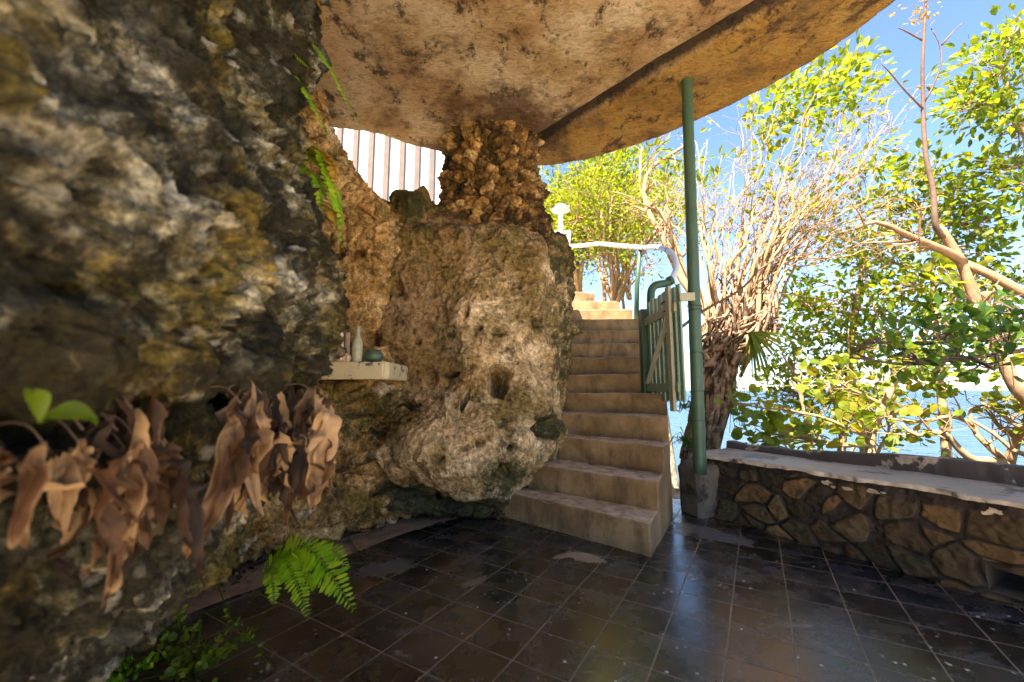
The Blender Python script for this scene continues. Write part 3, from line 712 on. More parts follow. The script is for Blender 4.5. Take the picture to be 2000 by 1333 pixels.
# ------------------------------------------------------------------ roof slab
CZ = 3.86
def roof():
    e = lambda x, y: tuple(onz(x, y, CZ)[:2])
    poly = [(3.5, -.8), (3.42, .2), (3.2, 1.5), e(1760, 0), e(1640, 92), e(1470, 190), e(1400, 226), e(1300, 268), e(1200, 300), e(1110, 322), e(1045, 332), (-.2, 4.95), e(872, 306), e(800, 290), e(730, 270), e(650, 257),
            (-2.7, 3.9), (-3.6, 3.4), (-4.2, 1.5), (-4.2, -.8)]
    B_ = arclen(np.array([(a, b, 0) for a, b in poly + [poly[0]]]), 3001)[:, :2]
    c0 = np.array([.1, 1.6]); na = 760
    ang = np.unwrap(np.arctan2(B_[:, 1] - c0[1], B_[:, 0] - c0[0]))
    o = np.argsort(ang); rad = np.linalg.norm(B_ - c0, axis=1)
    # more rays over the part in view
    th = np.concatenate([np.linspace(R(-20), R(150), 620, endpoint=False), np.linspace(R(150), R(340), 140, endpoint=False)])
    a0 = ang.min(); thm = (th - a0) % (2 * math.pi) + a0
    rr = np.interp(thm, ang[o], rad[o], period=2 * math.pi)
    nr = 210
    s = np.linspace(0, 1, nr) ** .7
    P2 = c0 + (s[:, None] * rr)[..., None] * np.stack([np.cos(th), np.sin(th)], -1)
    P2 = P2.reshape(-1, 2)
    P = np.c_[P2, np.full(len(P2), CZ)]
    # joint line from the pillar to the outer right
    g0, g1 = onz(1030, 292, CZ)[:2], onz(1500, 2, CZ)[:2]
    gd = (g1 - g0) / np.linalg.norm(g1 - g0); gn = np.array([gd[1], -gd[0]])
    if np.dot(np.array([3, 4]) - g0, gn) < 0: gn = -gn
    w = .025 * fbm(P * 1.5, 3, 3)
    gs = (P2 - g0) @ gn + w; ga = (P2 - g0) @ gd
    gm = np.exp(-(gs / .075) ** 2) * sst(-.25, .0, ga)
    lip = sst(.0, .12, gs) * sst(-.3, .1, ga)
    d = .035 * fbm(P * 1.1, 3, 1) + .014 * fbm(P * 5, 4, 2, .6) + .006 * fbm(P * 20, 3, 4)
    z = CZ + d * .9 + .075 * gm - .03 * lip
    edge_s = np.repeat(s, len(th)); er = np.tile(rr, nr)
    dist = er * (1 - edge_s)
    z = z + .06 * (1 - sst(0, .16, dist)) ** 2           # rounded lip
    P[:, 2] = z
    # raise the ceiling locally where it coves into the pillar and walls
    na = len(th)
    F = grid_faces(nr, na, True)[:, ::-1]
    rim = P[(nr - 1) * na:].copy(); jag = .03 * fbm(rim * 6, 4, 9)
    rim2 = rim.copy(); rim2[:, :2] += (rim[:, :2] - c0) / np.linalg.norm(rim[:, :2] - c0, axis=1)[:, None] * (.02 + jag[:, None]); rim2[:, 2] += .07
    rim3 = rim2.copy(); rim3[:, 2] = CZ + .30
    cen = np.array([[c0[0], c0[1], CZ + .34]])
    V = np.concatenate([P, rim2, rim3, cen]); k = len(P)
    q = np.arange(na); q2 = (q + 1) % na
    F = np.concatenate([F, np.stack([(nr - 1) * na + q, k + q, k + q2, (nr - 1) * na + q2], 1), np.stack([k + q, k + na + q, k + na + q2, k + q2], 1)])
    Fl = [tuple(f) for f in F.tolist()] + [(k + na + i, k + 2 * na, k + na + (i + 1) % na) for i in range(na)]
    lipe = np.clip(lip * 1.0, 0, 1)
    win = sst(0, 1, 1 - dist / .5) * 0
    pil = np.exp(-(np.linalg.norm((P2 - at(963, 300, 4.3)[:2]) / V3(.75, .65, 1)[:2], axis=1)) ** 2)
    pad = lambda a, v: np.r_[a, np.full(2 * na + 1, v)]
    return tag(from_arrays('roof_slab', V, Fl, M['plaster'], None, True, {'edge': pad(lipe, 1), 'groove': pad(gm, 0), 'stain': pad(pil, 0)}),
               'stained plaster roof slab overhead with a dark joint running to the pillar', 'roof')
roof()

# ------------------------------------------------------------------ stairs
SP = [((985, 965), (1269, 1022), 3.45, 2.71), ((1030, 905), (1285, 940), 3.70, 2.97), ((1085, 852), (1296, 873), 3.95, 3.22), ((1090, 805), (1305, 815), 4.2, 3.5), ((1085, 767), (1303, 770), 4.42, 3.85),
      ((1085, 731), (1274, 732), 4.62, 4.25), ((1085, 697), (1274, 698), 4.85, 4.6), ((1085, 672), (1274, 671), 5.12, 4.97), ((1085, 648), (1272, 645), 5.42, 5.3), ((1085, 625), (1268, 622), 5.7, 5.62),
      ((1080, 606), (1235, 604), 6.0, 5.95), ((1075, 585), (1210, 591), 6.3, 6.36), ((1070, 566), (1162, 573), 6.55, 6.75)]
stair = empty('staircase', (.5, 3.1, 0), 'brown cement staircase of thirteen worn steps curving up beside the boulder', 'staircase')
nos = []
for (l, r_, yl, yr) in SP:
    a, b = at(*l, yl), at(*r_, yr); z = (a[2] + b[2]) / 2
    nos.append((a[:2], b[:2], z))
def step_mesh(k):
    a, b, z = nos[k]
    if k + 1 < len(nos): a2, b2, _ = nos[k + 1]
    else: a2, b2 = a + (a - nos[k - 1][0]) * 3, b + (b - nos[k - 1][1]) * 3
    dirl = (a - b) / np.linalg.norm(a - b)
    ex = .25 if k >= 2 else .0
    bk = .06
    a_, a2_ = a + dirl * ex, a2 + dirl * (ex if k >= 1 else .25)
    fwdl = (a2 - a) / np.linalg.norm(a2 - a); fwdr = (b2 - b) / np.linalg.norm(b2 - b)
    out = np.array([-dirl[0], -dirl[1]])
    pr = [b + out * .0, b2 + fwdr * bk - out * .004, a2_ + fwdl * bk, a_]
    if k == 0: pr = [b, b2 + fwdr * bk - out * .004, a2_ + fwdl * bk + np.array([-.35, .1]), a + np.array([-.05, .12]), a + np.array([.06, .02])]
    zb = -.04 if k < 6 else max(0, z - .75)
    n = len(pr)
    # subdivided front so the edge can be worn
    bm = bmesh.new()
    vt = [bm.verts.new((p[0], p[1], z)) for p in pr]; vb = [bm.verts.new((p[0], p[1], zb)) for p in pr]
    bm.faces.new(vt); bm.faces.new(vb[::-1])
    for i in range(n):
        j = (i + 1) % n; bm.faces.new((vt[j], vt[i], vb[i], vb[j]))
    bmesh.ops.recalc_face_normals(bm, faces=bm.faces)
    top = [e for e in bm.edges if all(abs(v.co.z - z) < 1e-5 for v in e.verts)] + [e for e in bm.edges if abs(e.verts[0].co.z - e.verts[1].co.z) > .1]
    bmesh.ops.bevel(bm, geom=top, offset=.014, segments=3, affect='EDGES', profile=.5)
    for _ in range(4):
        bmesh.ops.subdivide_edges(bm, edges=[e for e in bm.edges if e.calc_length() > .035], cuts=1, use_grid_fill=True)
    for v in bm.verts:
        p = np.array([v.co[:]]);
        v.co.z += .005 * mnoise.noise(Vector(v.co) * 5) + .003 * mnoise.noise(Vector(v.co) * 17)
        near = max(0, 1 - abs(v.co.z - z) / .03)
        chip = max(0, mnoise.noise(Vector(v.co) * 9 + Vector((k * 3, 0, 0))) - .22) * near * .045
        v.co.z -= chip
        v.co.x += .004 * mnoise.noise(Vector(v.co) * 6 + Vector((3, 0, 0))); v.co.y += .004 * mnoise.noise(Vector(v.co) * 6 + Vector((0, 7, 0)))
        v.co -= stair.location
    me = bpy.data.meshes.new('step'); bm.to_mesh(me); bm.free()
    me.materials.append(M['step'])
    o = bpy.data.objects.new('step', me); C.objects.link(o); o.parent = stair
    o['label'] = ['wide bottom step with a chamfered corner', 'second step from the floor'][k] if k < 2 else ('narrow top step' if k == 12 else None)
    if o['label'] is None: del o['label']
for k in range(13): step_mesh(k)

# ------------------------------------------------------------------ pole and plinth
pb, pt = at(1367, 922, 3.42), at(1341, 146, 3.36)
pt[2] = CZ + .06
def plinth():
    c = V3(1.66, 3.66, 0)
    pts = [onz(1368, 1014, 0)[:2], onz(1416, 1008, 0)[:2], V3(2.10, 3.85), V3(1.9, 4.05), V3(1.62, 3.98), onz(1331, 998, 0)[:2]]
    bm = bmesh.new()
    h = .40
    cc = np.mean(pts, axis=0)
    vb = [bm.verts.new((p[0], p[1], -.02)) for p in pts]; vt = [bm.verts.new((cc[0] + (p[0] - cc[0]) * 1.05, cc[1] + (p[1] - cc[1]) * 1.05, h)) for p in pts]
    bm.faces.new(vt); bm.faces.new(vb[::-1]); n = len(pts)
    for i in range(n): bm.faces.new((vb[i], vb[(i + 1) % n], vt[(i + 1) % n], vt[i]))
    bmesh.ops.recalc_face_normals(bm, faces=bm.faces)
    bmesh.ops.bevel(bm, geom=[e for e in bm.edges], offset=.012, segments=2, affect='EDGES')
    for _ in range(4): bmesh.ops.subdivide_edges(bm, edges=[e for e in bm.edges if e.calc_length() > .045], cuts=1, use_grid_fill=True)
    for v in bm.verts:
        q = Vector(v.co); f = .010 + .02 * max(0, min(1, (q.z - .3) / .1))
        v.co += Vector((mnoise.noise(q * 9), mnoise.noise(q * 9 + Vector((5, 0, 0))), mnoise.noise(q * 11 + Vector((0, 5, 0))))) * f
    me = bpy.data.meshes.new('plinth'); bm.to_mesh(me); bm.free(); me.materials.append(M['plinth'])
    for p in me.polygons: p.use_smooth = True
    o = bpy.data.objects.new('plinth', me); C.objects.link(o)
    tag(o, 'chipped dark cement block at the foot of the green pole', 'plinth')
plinth()
pole = empty('pole', (pb[0], pb[1], .385), 'tall round green painted pole holding up the roof edge', 'pole')
pv = []
K = 40
for i in range(K):
    t = i / (K - 1); q = pb * (1 - t) + pt * t
    q[2] = .37 * (1 - t) + pt[2] * t
    pv.append(q)
V_, F_ = tube_arrays(pv, [.052 - .006 * i / K + .0012 * math.sin(i * 1.7) for i in range(K)], 20)
from_arrays('shaft', V_, F_, M['green_paint'], pole, True)
for py in (598, 607, 690, 765, 822):
    t = ((at(1360, py, 3.4)[2]) - .37) / (pt[2] - .37); q = pb * (1 - t) + pt * t; q[2] = .37 * (1 - t) + pt[2] * t
    ring = [q + V3(.056 * math.cos(a), .056 * math.sin(a), .006 * math.sin(a * 2 + py)) for a in np.linspace(0, 2 * math.pi, 25)]
    b = MB(); b.tube(ring, .0028, 5, False)
    if py in (598, 690): b.tube([ring[20], ring[20] + V3(.02, -.02, -.03), ring[20] + V3(-.01, -.03, -.06)], .002, 4)
    b.build('wire_band', M['wire'], pole, True)

# ------------------------------------------------------------------ gate
g_near, g_far = at(1331, 680, 3.36), at(1262, 680, 4.24)
zb_, zt_ = .95, 1.93
gate = empty('gate', (g_near[0], g_near[1], zb_), 'weathered green picket gate standing open along the stair side', 'gate')
gd = (g_far - g_near); gd[2] = 0; GL = np.linalg.norm(gd); gd /= GL
gnrm = V3(gd[1], -gd[0], 0); gnrm = gnrm if gnrm[0] < 0 else -gnrm      # towards the stairs
def gp(s, z, off=0): 
    q = g_near + gd * s + gnrm * off; return V3(q[0], q[1], z)
def gbox(name, s0, s1, z0, z1, off, th, mat, par=None, top=0):
    b = MB(); a = gp(s0, z0, off); e = gp(s1, z0, off)
    w = np.linalg.norm(e - a); rot = np.stack([gd, gnrm, V3(0, 0, 1)], 1)
    b.box((a + e) / 2 + V3(0, 0, (z1 - z0) / 2), (w, th, z1 - z0), rot)
    return b.build(name, mat, par or gate, False, .004)
gbox('post', GL - .05, GL + .05, zb_ + .05, zt_ - .03, .02, .07, M['green_paint'])
gbox('post', .11, .19, zb_ - .08, zt_ + .03, .032, .028, M['gate_rail'])
for i in range(8):
    s0 = .0 + i * .108
    gbox('picket', s0, s0 + .072, zb_ + .02 * random.random(), zt_ + .02 + .03 * random.random() - .0 * i, -.012, .018, M['gate_face'])
gbox('rail', .05, GL - .051, 1.72, 1.80, .012, .026, M['gate_rail'])
gbox('rail', .05, GL - .051, 1.035, 1.115, .012, .026, M['gate_face'])
b = MB(); b.beam(gp(GL - .07, 1.12, .017), gp(.20, 1.72, .017), .06, .022, up=tuple(gnrm)); b.build('brace', M['gate_rail'], gate, False, .003)
b = MB(); b.beam(gp(.16, 1.845, .03), gp(.32, 1.845, .03), .022, .012); b.beam(gp(.16, 1.76, .035), gp(.27, 1.76, .035), .012, .012); b.build('latch', M['rust'], gate, False, .002)
b = MB(); b.beam(gp(-.01, 1.83, .0), gp(-.01, 1.83, .0) + V3(.12, -.02, 0), .07, .03); b.build('strike', M['gate_rail'], gate, False, .003)

# ------------------------------------------------------------------ handrail
rail = empty('handrail', at(1243, 622, 5.9), 'bamboo style handrail at the head of the stairs, white on top and green below', 'handrail')
wpts = [at(1095, 481, 7.3), at(1130, 481, 7.05), at(1168, 477, 6.75), at(1205, 480, 6.3), at(1250, 484, 5.7), at(1285, 484, 5.15), at(1305, 490, 4.8), at(1318, 504, 4.58), at(1321, 525, 4.45), at(1312, 545, 4.36), at(1308, 550, 4.34)]
P_ = arclen(np.array(wpts), 60)
b = MB(); b.tube(P_, [.034 + .002 * (i % 9 == 0) for i in range(60)], 12); b.build('pipe', M['grey_pipe'], rail, True)
gpts = [at(1308, 550, 4.34), at(1300, 554, 4.33), at(1286, 556, 4.32), at(1277, 560, 4.32), at(1272, 570, 4.32), at(1271, 590, 4.32), at(1271, 640, 4.32), at(1271, 735, 4.32)]
b = MB(); b.tube(arclen(np.array(gpts), 40), .043, 12)
c_ = at(1309, 549, 4.34); b.tube([c_ + V3(-.02, 0, -.01), c_ + V3(.02, 0, .012)], .052, 14)
b.build('elbow', M['green_paint'], rail, True)
b = MB(); b.tube([at(1243, 628, 5.86), at(1244, 560, 5.82), at(1250, 486, 5.72)], [.036, .034, .032], 10); b.build('post', M['green_paint'], rail, True)
b = MB()
for i in (14, 27, 34, 41, 47): 
    b = MB(); t_ = P_[i + 1] - P_[i]; b.tube([P_[i], P_[i] + t_ / np.linalg.norm(t_) * .012], .0375, 12); b.build('joint_band', M['wire'], rail, True)

# ------------------------------------------------------------------ lantern post beyond the stairs
ly = 7.4
lp = empty('lamp_post', at(1095, 500, ly), 'small white lantern post with a peaked cap behind the boulder top', 'lamp')
b = MB(); c_ = at(1095, 455, ly); h_ = at(1095, 416, ly)[2] - c_[2]
b.box(c_ + V3(0, 0, h_ / 2 + .02), (.085, .085, h_ + .04)); b.box(c_ + V3(0, 0, -.25), (.07, .07, .5)); b.build('column', M['white_paint'], lp, False, .006)
b = MB(); t_ = at(1095, 416, ly) + V3(0, 0, .005); b.box(t_ + V3(0, 0, .02), (.13, .13, .03)); b.build('collar', M['white_paint'], lp, False, .005)
b = MB(); b.lathe([(.185, 0), (.19, .012), (.12, .07), (.05, .125), (.01, .14)], t_ + V3(0, 0, .037), 8); b.build('cap', M['white_paint'], lp, False)
b = MB(); b.lathe([(.03, 0), (.03, .10)], t_ + V3(0, 0, -.03), 8); b.build('bulb_holder', M['white_paint'], lp)
b = MB(); b.tube([at(1060, 455, ly), at(1112, 454, ly)], .03, 8); b.tube([at(1111, 453, ly), at(1111, 486, ly)], .034, 8); b.build('cross_pipe', M['white_paint'], lp, True)

# ------------------------------------------------------------------ board fence behind the window opening
fence = empty('board_fence', at(760, 440, 7.0), 'tall white board fence with thin grey brown battens seen through the window', 'fence')
fY0, fY1 = 7.2, 6.7
fz0, fz1 = 2.45, 6.3
def fpt(px, off=0): 
    t = (px - 600) / 340; q = at(px, 420, fY0 * (1 - t) + fY1 * t); return V3(q[0], q[1] - off, 0)
bats = [588, 624, 657, 690, 721, 752, 783, 813, 842, 872, 902, 931]
for i in range(len(bats) - 1):
    a, c_ = fpt(bats[i] + 1), fpt(bats[i + 1] - 1)
    b = MB(); b.beam(a + V3(0, 0, (fz0 + fz1) / 2), c_ + V3(0, 0, (fz0 + fz1) / 2), fz1 - fz0 - .04 * (i % 2), .03, up=(0, -1, 0)) if False else b.box((a + c_) / 2 + V3(0, 0, (fz0 + fz1) / 2), (np.linalg.norm(c_ - a) - .01, .03, fz1 - fz0), np.array([[1, 0, 0], [0, 1, 0], [0, 0, 1]]) if False else (lambda d: np.stack([d, V3(-d[1], d[0], 0), V3(0, 0, 1)], 1))((c_ - a) / np.linalg.norm(c_ - a)))
    b.build('panel', M['fence_white'], fence, False, .004)
for i, px in enumerate(bats):
    q = fpt(px, .04); b = MB(); b.box(q + V3(0, 0, (fz0 + fz1) / 2 + .04), (.095, .05, fz1 - fz0 - .1)); b.build('batten', M['batten'], fence, False, .004)

# ------------------------------------------------------------------ bench wall
bench = empty('bench_wall', (2.2, 2.8, 0), 'low fieldstone bench wall with a broken cement seat facing the sea', 'bench')
bf = arclen(np.array([V3(1.60, 3.72, 0), V3(1.75, 3.46, 0), V3(1.93, 3.14, 0), V3(2.10, 2.83, 0), V3(2.28, 2.50, 0), V3(2.49, 2.13, 0), V3(2.95, 1.32, 0), V3(3.4, .5, 0)]), 420)
tb = np.gradient(bf, axis=0); tb /= np.linalg.norm(tb, axis=1)[:, None]
nb = np.stack([-tb[:, 1], tb[:, 0], 0 * tb[:, 0]], 1)      # towards the sea
if nb[200, 0] < 0: nb = -nb
SEAT = .49
def bench_front():
    nv = 110
    zz = np.linspace(-.03, SEAT - .012, nv)
    P = bf[None] + V3(0, 0, 1) * zz[:, None, None] + nb[None] * (.05 * (zz / SEAT))[:, None, None]
    L = np.cumsum(np.r_[0, np.linalg.norm(np.diff(bf, axis=0), axis=1)])
    U = np.stack([np.tile(L, (nv, 1)), np.zeros((nv, 420)), np.tile(zz[:, None], (1, 420))], -1).reshape(-1, 3)
    W_ = U + .035 * np.stack([vnoise(U * 6, 1), 0 * U[:, 0], vnoise(U * 6, 3)], 1)
    Q = W_ * V3(5.4, 0, 6.8); Q[:, 1] = .5
    f1, f2, c = worley(Q, 52, .85)
    gap = f2 - f1
    mort = 1 - sst(.05, .16, gap)
    # upper course is bare mortar
    topm = sst(SEAT - .10, SEAT - .03, U[:, 2] + .04 * fbm(U * 5, 3, 2))
    mort = np.maximum(mort, topm)
    d = .022 * (1 - mort) + .02 * (c - .5) * (1 - mort) + .018 * fbm(U * 12, 4, 8, .6) + .008 * fbm(U * 40, 2, 9) - .005
    V = P.reshape(-1, 3) - np.tile(nb, (nv, 1)) * d[:, None]
    F = grid_faces(nv, 420)[:, ::-1]
    # small drain opening near the right end
    s0 = np.argmin(np.abs(bf[:, 0] - onz(1950, 1180, 0)[0]) + np.abs(bf[:, 1] - onz(1950, 1180, 0)[1])); 
    cu = F[:, 0] % 420; cv = F[:, 0] // 420
    hole = (np.abs(L[np.clip(cu, 0, 419)] - L[s0]) < .085) & (zz[cv] > .03) & (zz[cv] < .15)
    F = F[~hole]
    from_arrays('stone_front', V, F, M['bench_stone'], bench, True, {'cell': c, 'mortar': mort})
    # walls of the drain and the sea side of the bench
    bm = MB(); q = bf[s0]; t, n_ = tb[s0], nb[s0]
    for sg in (-1, 1): bm.box(q + t * sg * .10 + n_ * .33 + V3(0, 0, .09), (.03, .60, .16), np.stack([t, n_, V3(0, 0, 1)], 1))
    bm.box(q + n_ * .33 + V3(0, 0, .165), (.23, .60, .03), np.stack([t, n_, V3(0, 0, 1)], 1)); bm.box(q + n_ * .33 + V3(0, 0, .012), (.17, .60, .025), np.stack([t, n_, V3(0, 0, 1)], 1))
    bm.build('drain', M['bench_side'], bench)
    # far face
    Bk = bf + nb * .685
    zz2 = np.linspace(-.6, SEAT, 12); P2 = (Bk[None] + V3(0, 0, 1) * zz2[:, None, None])
    F2 = grid_faces(12, 420); cu = F2[:, 0] % 420; cv = F2[:, 0] // 420
    F2 = F2[~((np.abs(L[np.clip(cu, 0, 419)] - L[s0]) < .085) & (cv == 7))]
    from_arrays('sea_face', P2.reshape(-1, 3), F2, M['bench_side'], bench, True)
    # end face by the plinth
    from_arrays('end_face', [bf[0] + V3(0, 0, -.03), Bk[0] + V3(0, 0, -.6), Bk[0] + V3(0, 0, SEAT), bf[0] + nb[0] * .05 + V3(0, 0, SEAT)], [(0, 1, 2, 3)], M['bench_side'], bench, False)
bench_front()
def bench_seat():
    n = 420; L = np.arange(n) * 1.0
    jag = .04 * fbm(np.c_[L * .04, 0 * L, 0 * L], 5, 3, .6) + .03 * sst(-.1, .1, fbm(np.c_[L * .03, 0 * L + 4, 0 * L], 2, 8))
    ws = np.r_[0, np.linspace(.004, .54, 14)]
    rowsP = []
    front = .02 + jag
    th = .020 + .010 * fbm(np.c_[L * .08, 0 * L, 0 * L + 3], 3, 5)
    for k, w_ in enumerate(ws):
        off = (1 - w_ / .5) * front * -1 + w_ + .03
        zz = SEAT + (.010 if k else .004) + .010 * fbm(np.c_[bf[:, :2] * 4, 0 * L + w_ * 3], 3, 6)
        rowsP.append(bf + nb * off[:, None] + V3(0, 0, 1) * zz[:, None])
    low = rowsP[0].copy(); low[:, 2] -= th
    under = low + nb * .12
    P = np.array([under, low, low + V3(0, 0, .002), rowsP[0] - V3(0, 0, .002)] + rowsP)
    from_arrays('seat', P.reshape(-1, 3), grid_faces(len(P), n)[:, ::-1], M['seat'], bench, True)
    # back kerb
    kj = .012 * fbm(np.c_[L * .04, 0 * L, 0 * L + 9], 4, 3)
    br = sst(60, 150, L); kh = .05 + .055 * br + kj * 1.6 * (1.3 - br)
    Q = []
    for off, hz, wob in ((.53, -.02, 0), (.535, .3, .010), (.54, .9, .014), (.548, 1, .010), (.58, 1.03, .006), (.64, 1.0, .006), (.675, .85, .004), (.69, -.5, 0)):
        q = bf + nb * (off + wob * fbm(np.c_[L * .09, 0 * L, 0 * L + off * 20], 3, 4))[:, None]
        q = q + V3(0, 0, 1) * (SEAT + .01 + (kh * hz if hz > 0 else np.full(n, hz * .05)))[:, None]; Q.append(q)
    Q = np.array(Q)
    from_arrays('kerb', Q.reshape(-1, 3), grid_faces(len(Q), n)[:, ::-1], M['kerb'], bench, True)
    # peeling flakes under the broken seat edge
    for i in range(14):
        k = int(rng.integers(30, 330)); w_, h_ = rng.uniform(.012, .04), rng.uniform(.008, .022)
        c_ = bf[k] + V3(0, 0, SEAT - .045 - rng.uniform(0, .03)) - nb[k] * .02
        pts = []; m_ = 9
        for j in range(m_):
            a = 2 * math.pi * j / m_; rr = rng.uniform(.35, 1.1); pts.append(c_ + tb[k] * math.cos(a) * w_ * rr + V3(0, 0, math.sin(a) * h_ * rr) - nb[k] * (.012 * rng.random()))
        bk = [p + nb[k] * .008 for p in pts]
        from_arrays('plaster_flake', pts + bk, [tuple(range(m_)), tuple(range(2 * m_ - 1, m_ - 1, -1))] + [(j, m_ + j, m_ + (j + 1) % m_, (j + 1) % m_) for j in range(m_)], M['flake'], bench, False)
bench_seat()

# ------------------------------------------------------------------ shelf and what stands on it
SY = 2.95
sr = at(757, 722, SY); sz1, sz0 = at(757, 707, SY)[2], at(757, 741, SY)[2]
def shelf():
    bm = bmesh.new()
    pts = [(-1.75, SY - .02), (sr[0] - .03, SY), (sr[0], SY + .03), (sr[0] + .01, SY + .55), (-1.75, SY + .55)]
    vt = [bm.verts.new((x, y, sz1)) for x, y in pts]; vb = [bm.verts.new((x, y, sz0)) for x, y in pts]; n = len(pts)
    bm.faces.new(vt); bm.faces.new(vb[::-1])
    for i in range(n): bm.faces.new((vb[i], vb[(i + 1) % n], vt[(i + 1) % n], vt[i]))
    bmesh.ops.recalc_face_normals(bm, faces=bm.faces)
    bmesh.ops.bevel(bm, geom=bm.edges[:], offset=.010, segments=2, affect='EDGES')
    me = bpy.data.meshes.new('shelf'); bm.to_mesh(me); bm.free(); me.materials.append(M['shelf'])
    o = bpy.data.objects.new('shelf', me); C.objects.link(o)
    tag(o, 'cream painted cement shelf with chipped front built into the rock niche', 'shelf')
shelf()
def on_shelf(px, dy=.10): 
    q = at(px, 705, SY + dy); return V3(q[0], q[1], sz1 + .001)
def lathe_thing(name, prof, loc, mat, label, cat, n=24):
    b = MB(); b.lathe(prof, loc, n); o = b.build(name, mat, None, True); return tag(o, label, cat)
k_ = SY / FPX
lathe_thing('bottle', [(.036, 0), (.039, .012), (.039, .13), (.036, .155), (.022, .185), (.016, .20), (.0145, .262), (.018, .264), (.018, .275), (.012, .275)], on_shelf(697, .09), M['bottle_glass'], 'clear dusty glass bottle with a long neck on the cream shelf', 'bottle')
lathe_thing('bottle', [(.030, 0), (.032, .01), (.032, .15), (.030, .19), (.022, .20), (.026, .21), (.028, .225), (.02, .24), (.006, .242)], on_shelf(661, .17), M['white_ceramic'], 'white bottle with round stopper at the rock edge of the shelf', 'bottle')
lathe_thing('tube', [(.018, 0), (.019, .01), (.018, .24), (.014, .245), (.002, .246)], on_shelf(677, .22), M['shell'], 'narrow brown tube standing between the two bottles', 'tube')
q = on_shelf(729, .12)
flo = empty('glass_float', q, 'squat green glass bowl at the right end of the shelf', 'bowl')
b = MB(); b.lathe([(.035, 0), (.055, .006), (.072, .03), (.075, .05), (.066, .075), (.055, .085), (.052, .088), (.058, .095), (.052, .096), (.045, .085)], q, 28); b.build('bowl', M['green_glass'], flo, True)
b = MB(); b.tube([q + V3(.058 * math.cos(a), .058 * math.sin(a), .094 + .004 * math.sin(3 * a)) for a in np.linspace(0, 6.28, 25)], .005, 6, False); b.build('rim', M['rust'], flo, True)
def shell_():
    q = on_shelf(668, .05)
    n = 40; P = []
    sp = np.linspace(0, 1, n)
    rad = .004 + .036 * np.sin(np.clip(sp * 1.15, 0, 1) * math.pi * .75) * (1 + .12 * np.sin(sp * 40))
    pts = [q + V3(-.07 + .13 * s_, -.02 * s_, .030 + .006 * math.sin(s_ * 5)) for s_ in sp]
    V_, F_ = tube_arrays(pts, rad, 16); V_ = V_ + .004 * np.stack([vnoise(V_ * 60, i) for i in (1, 2, 3)], 1)
    tag(from_arrays('conch_shell', V_, F_, M['shell'], None, True), 'brown knobbly sea shell lying in front of the bottles', 'shell')
shell_()

# ------------------------------------------------------------------ leaves
def rotmats(d, up_jit=1.0, roll=None):
    """frames with local +x along d"""
    d = d / (np.linalg.norm(d, axis=1)[:, None] + 1e-9)
    u = rng.normal(size=d.shape) * up_jit + V3(0, 0, 1)
    y = np.cross(u, d); y /= np.linalg.norm(y, axis=1)[:, None] + 1e-9
    z = np.cross(d, y)
    return np.stack([d, y, z], 2)
LEAF_S = (V3(*[0, 0, 0]), )
def leaf_template(kind):
    if kind == 'small':
        V = np.array([(0, 0, 0), (.45, .22, .06), (1, 0, -.04), (.45, -.22, .06)]); F = np.array([(0, 2, 1), (0, 3, 2)])
    elif kind == 'ovate':
        V = np.array([(0, 0, 0), (.25, .2, .05), (.6, .24, .05), (1, 0, -.1), (.6, -.24, .05), (.25, -.2, .05), (.3, 0, 0), (.65, 0, -.01)])
        F = np.array([(0, 6, 1), (6, 7, 1), (1, 7, 2), (2, 7, 3), (0, 5, 6), (5, 7, 6), (5, 4, 7), (4, 3, 7)])
    elif kind == 'round':
        a = np.linspace(0, 2 * math.pi, 11)[:-1]
        V = np.array([(.5, 0, -.05)] + [(.5 - .5 * math.cos(t), .5 * math.sin(t), .06 * math.sin(2 * t)) for t in a]); n = 10
        F = np.array([(0, 1 + (i + 1) % n, 1 + i) for i in range(n)])
    return V, F
def leaves(name, pos, dirs, size, kind, mat, parent, jit=.8, col=None):
    V, F = leaf_template(kind); n = len(pos)
    Rm = rotmats(np.asarray(dirs, float), jit)
    s = size * rng.uniform(.6, 1.25, n)
    Vt = np.einsum('nij,kj->nki', Rm, V) * s[:, None, None] + np.asarray(pos)[:, None, :]
    Ft = (F[None] + (np.arange(n) * len(V))[:, None, None]).reshape(-1, 3)
    r = rng.random(n) if col is None else np.clip(col + .25 * (rng.random(n) - .5), 0, 1)
    return from_arrays(name, Vt.reshape(-1, 3), Ft, mat, parent, False, {'rnd': np.repeat(r, len(V))})

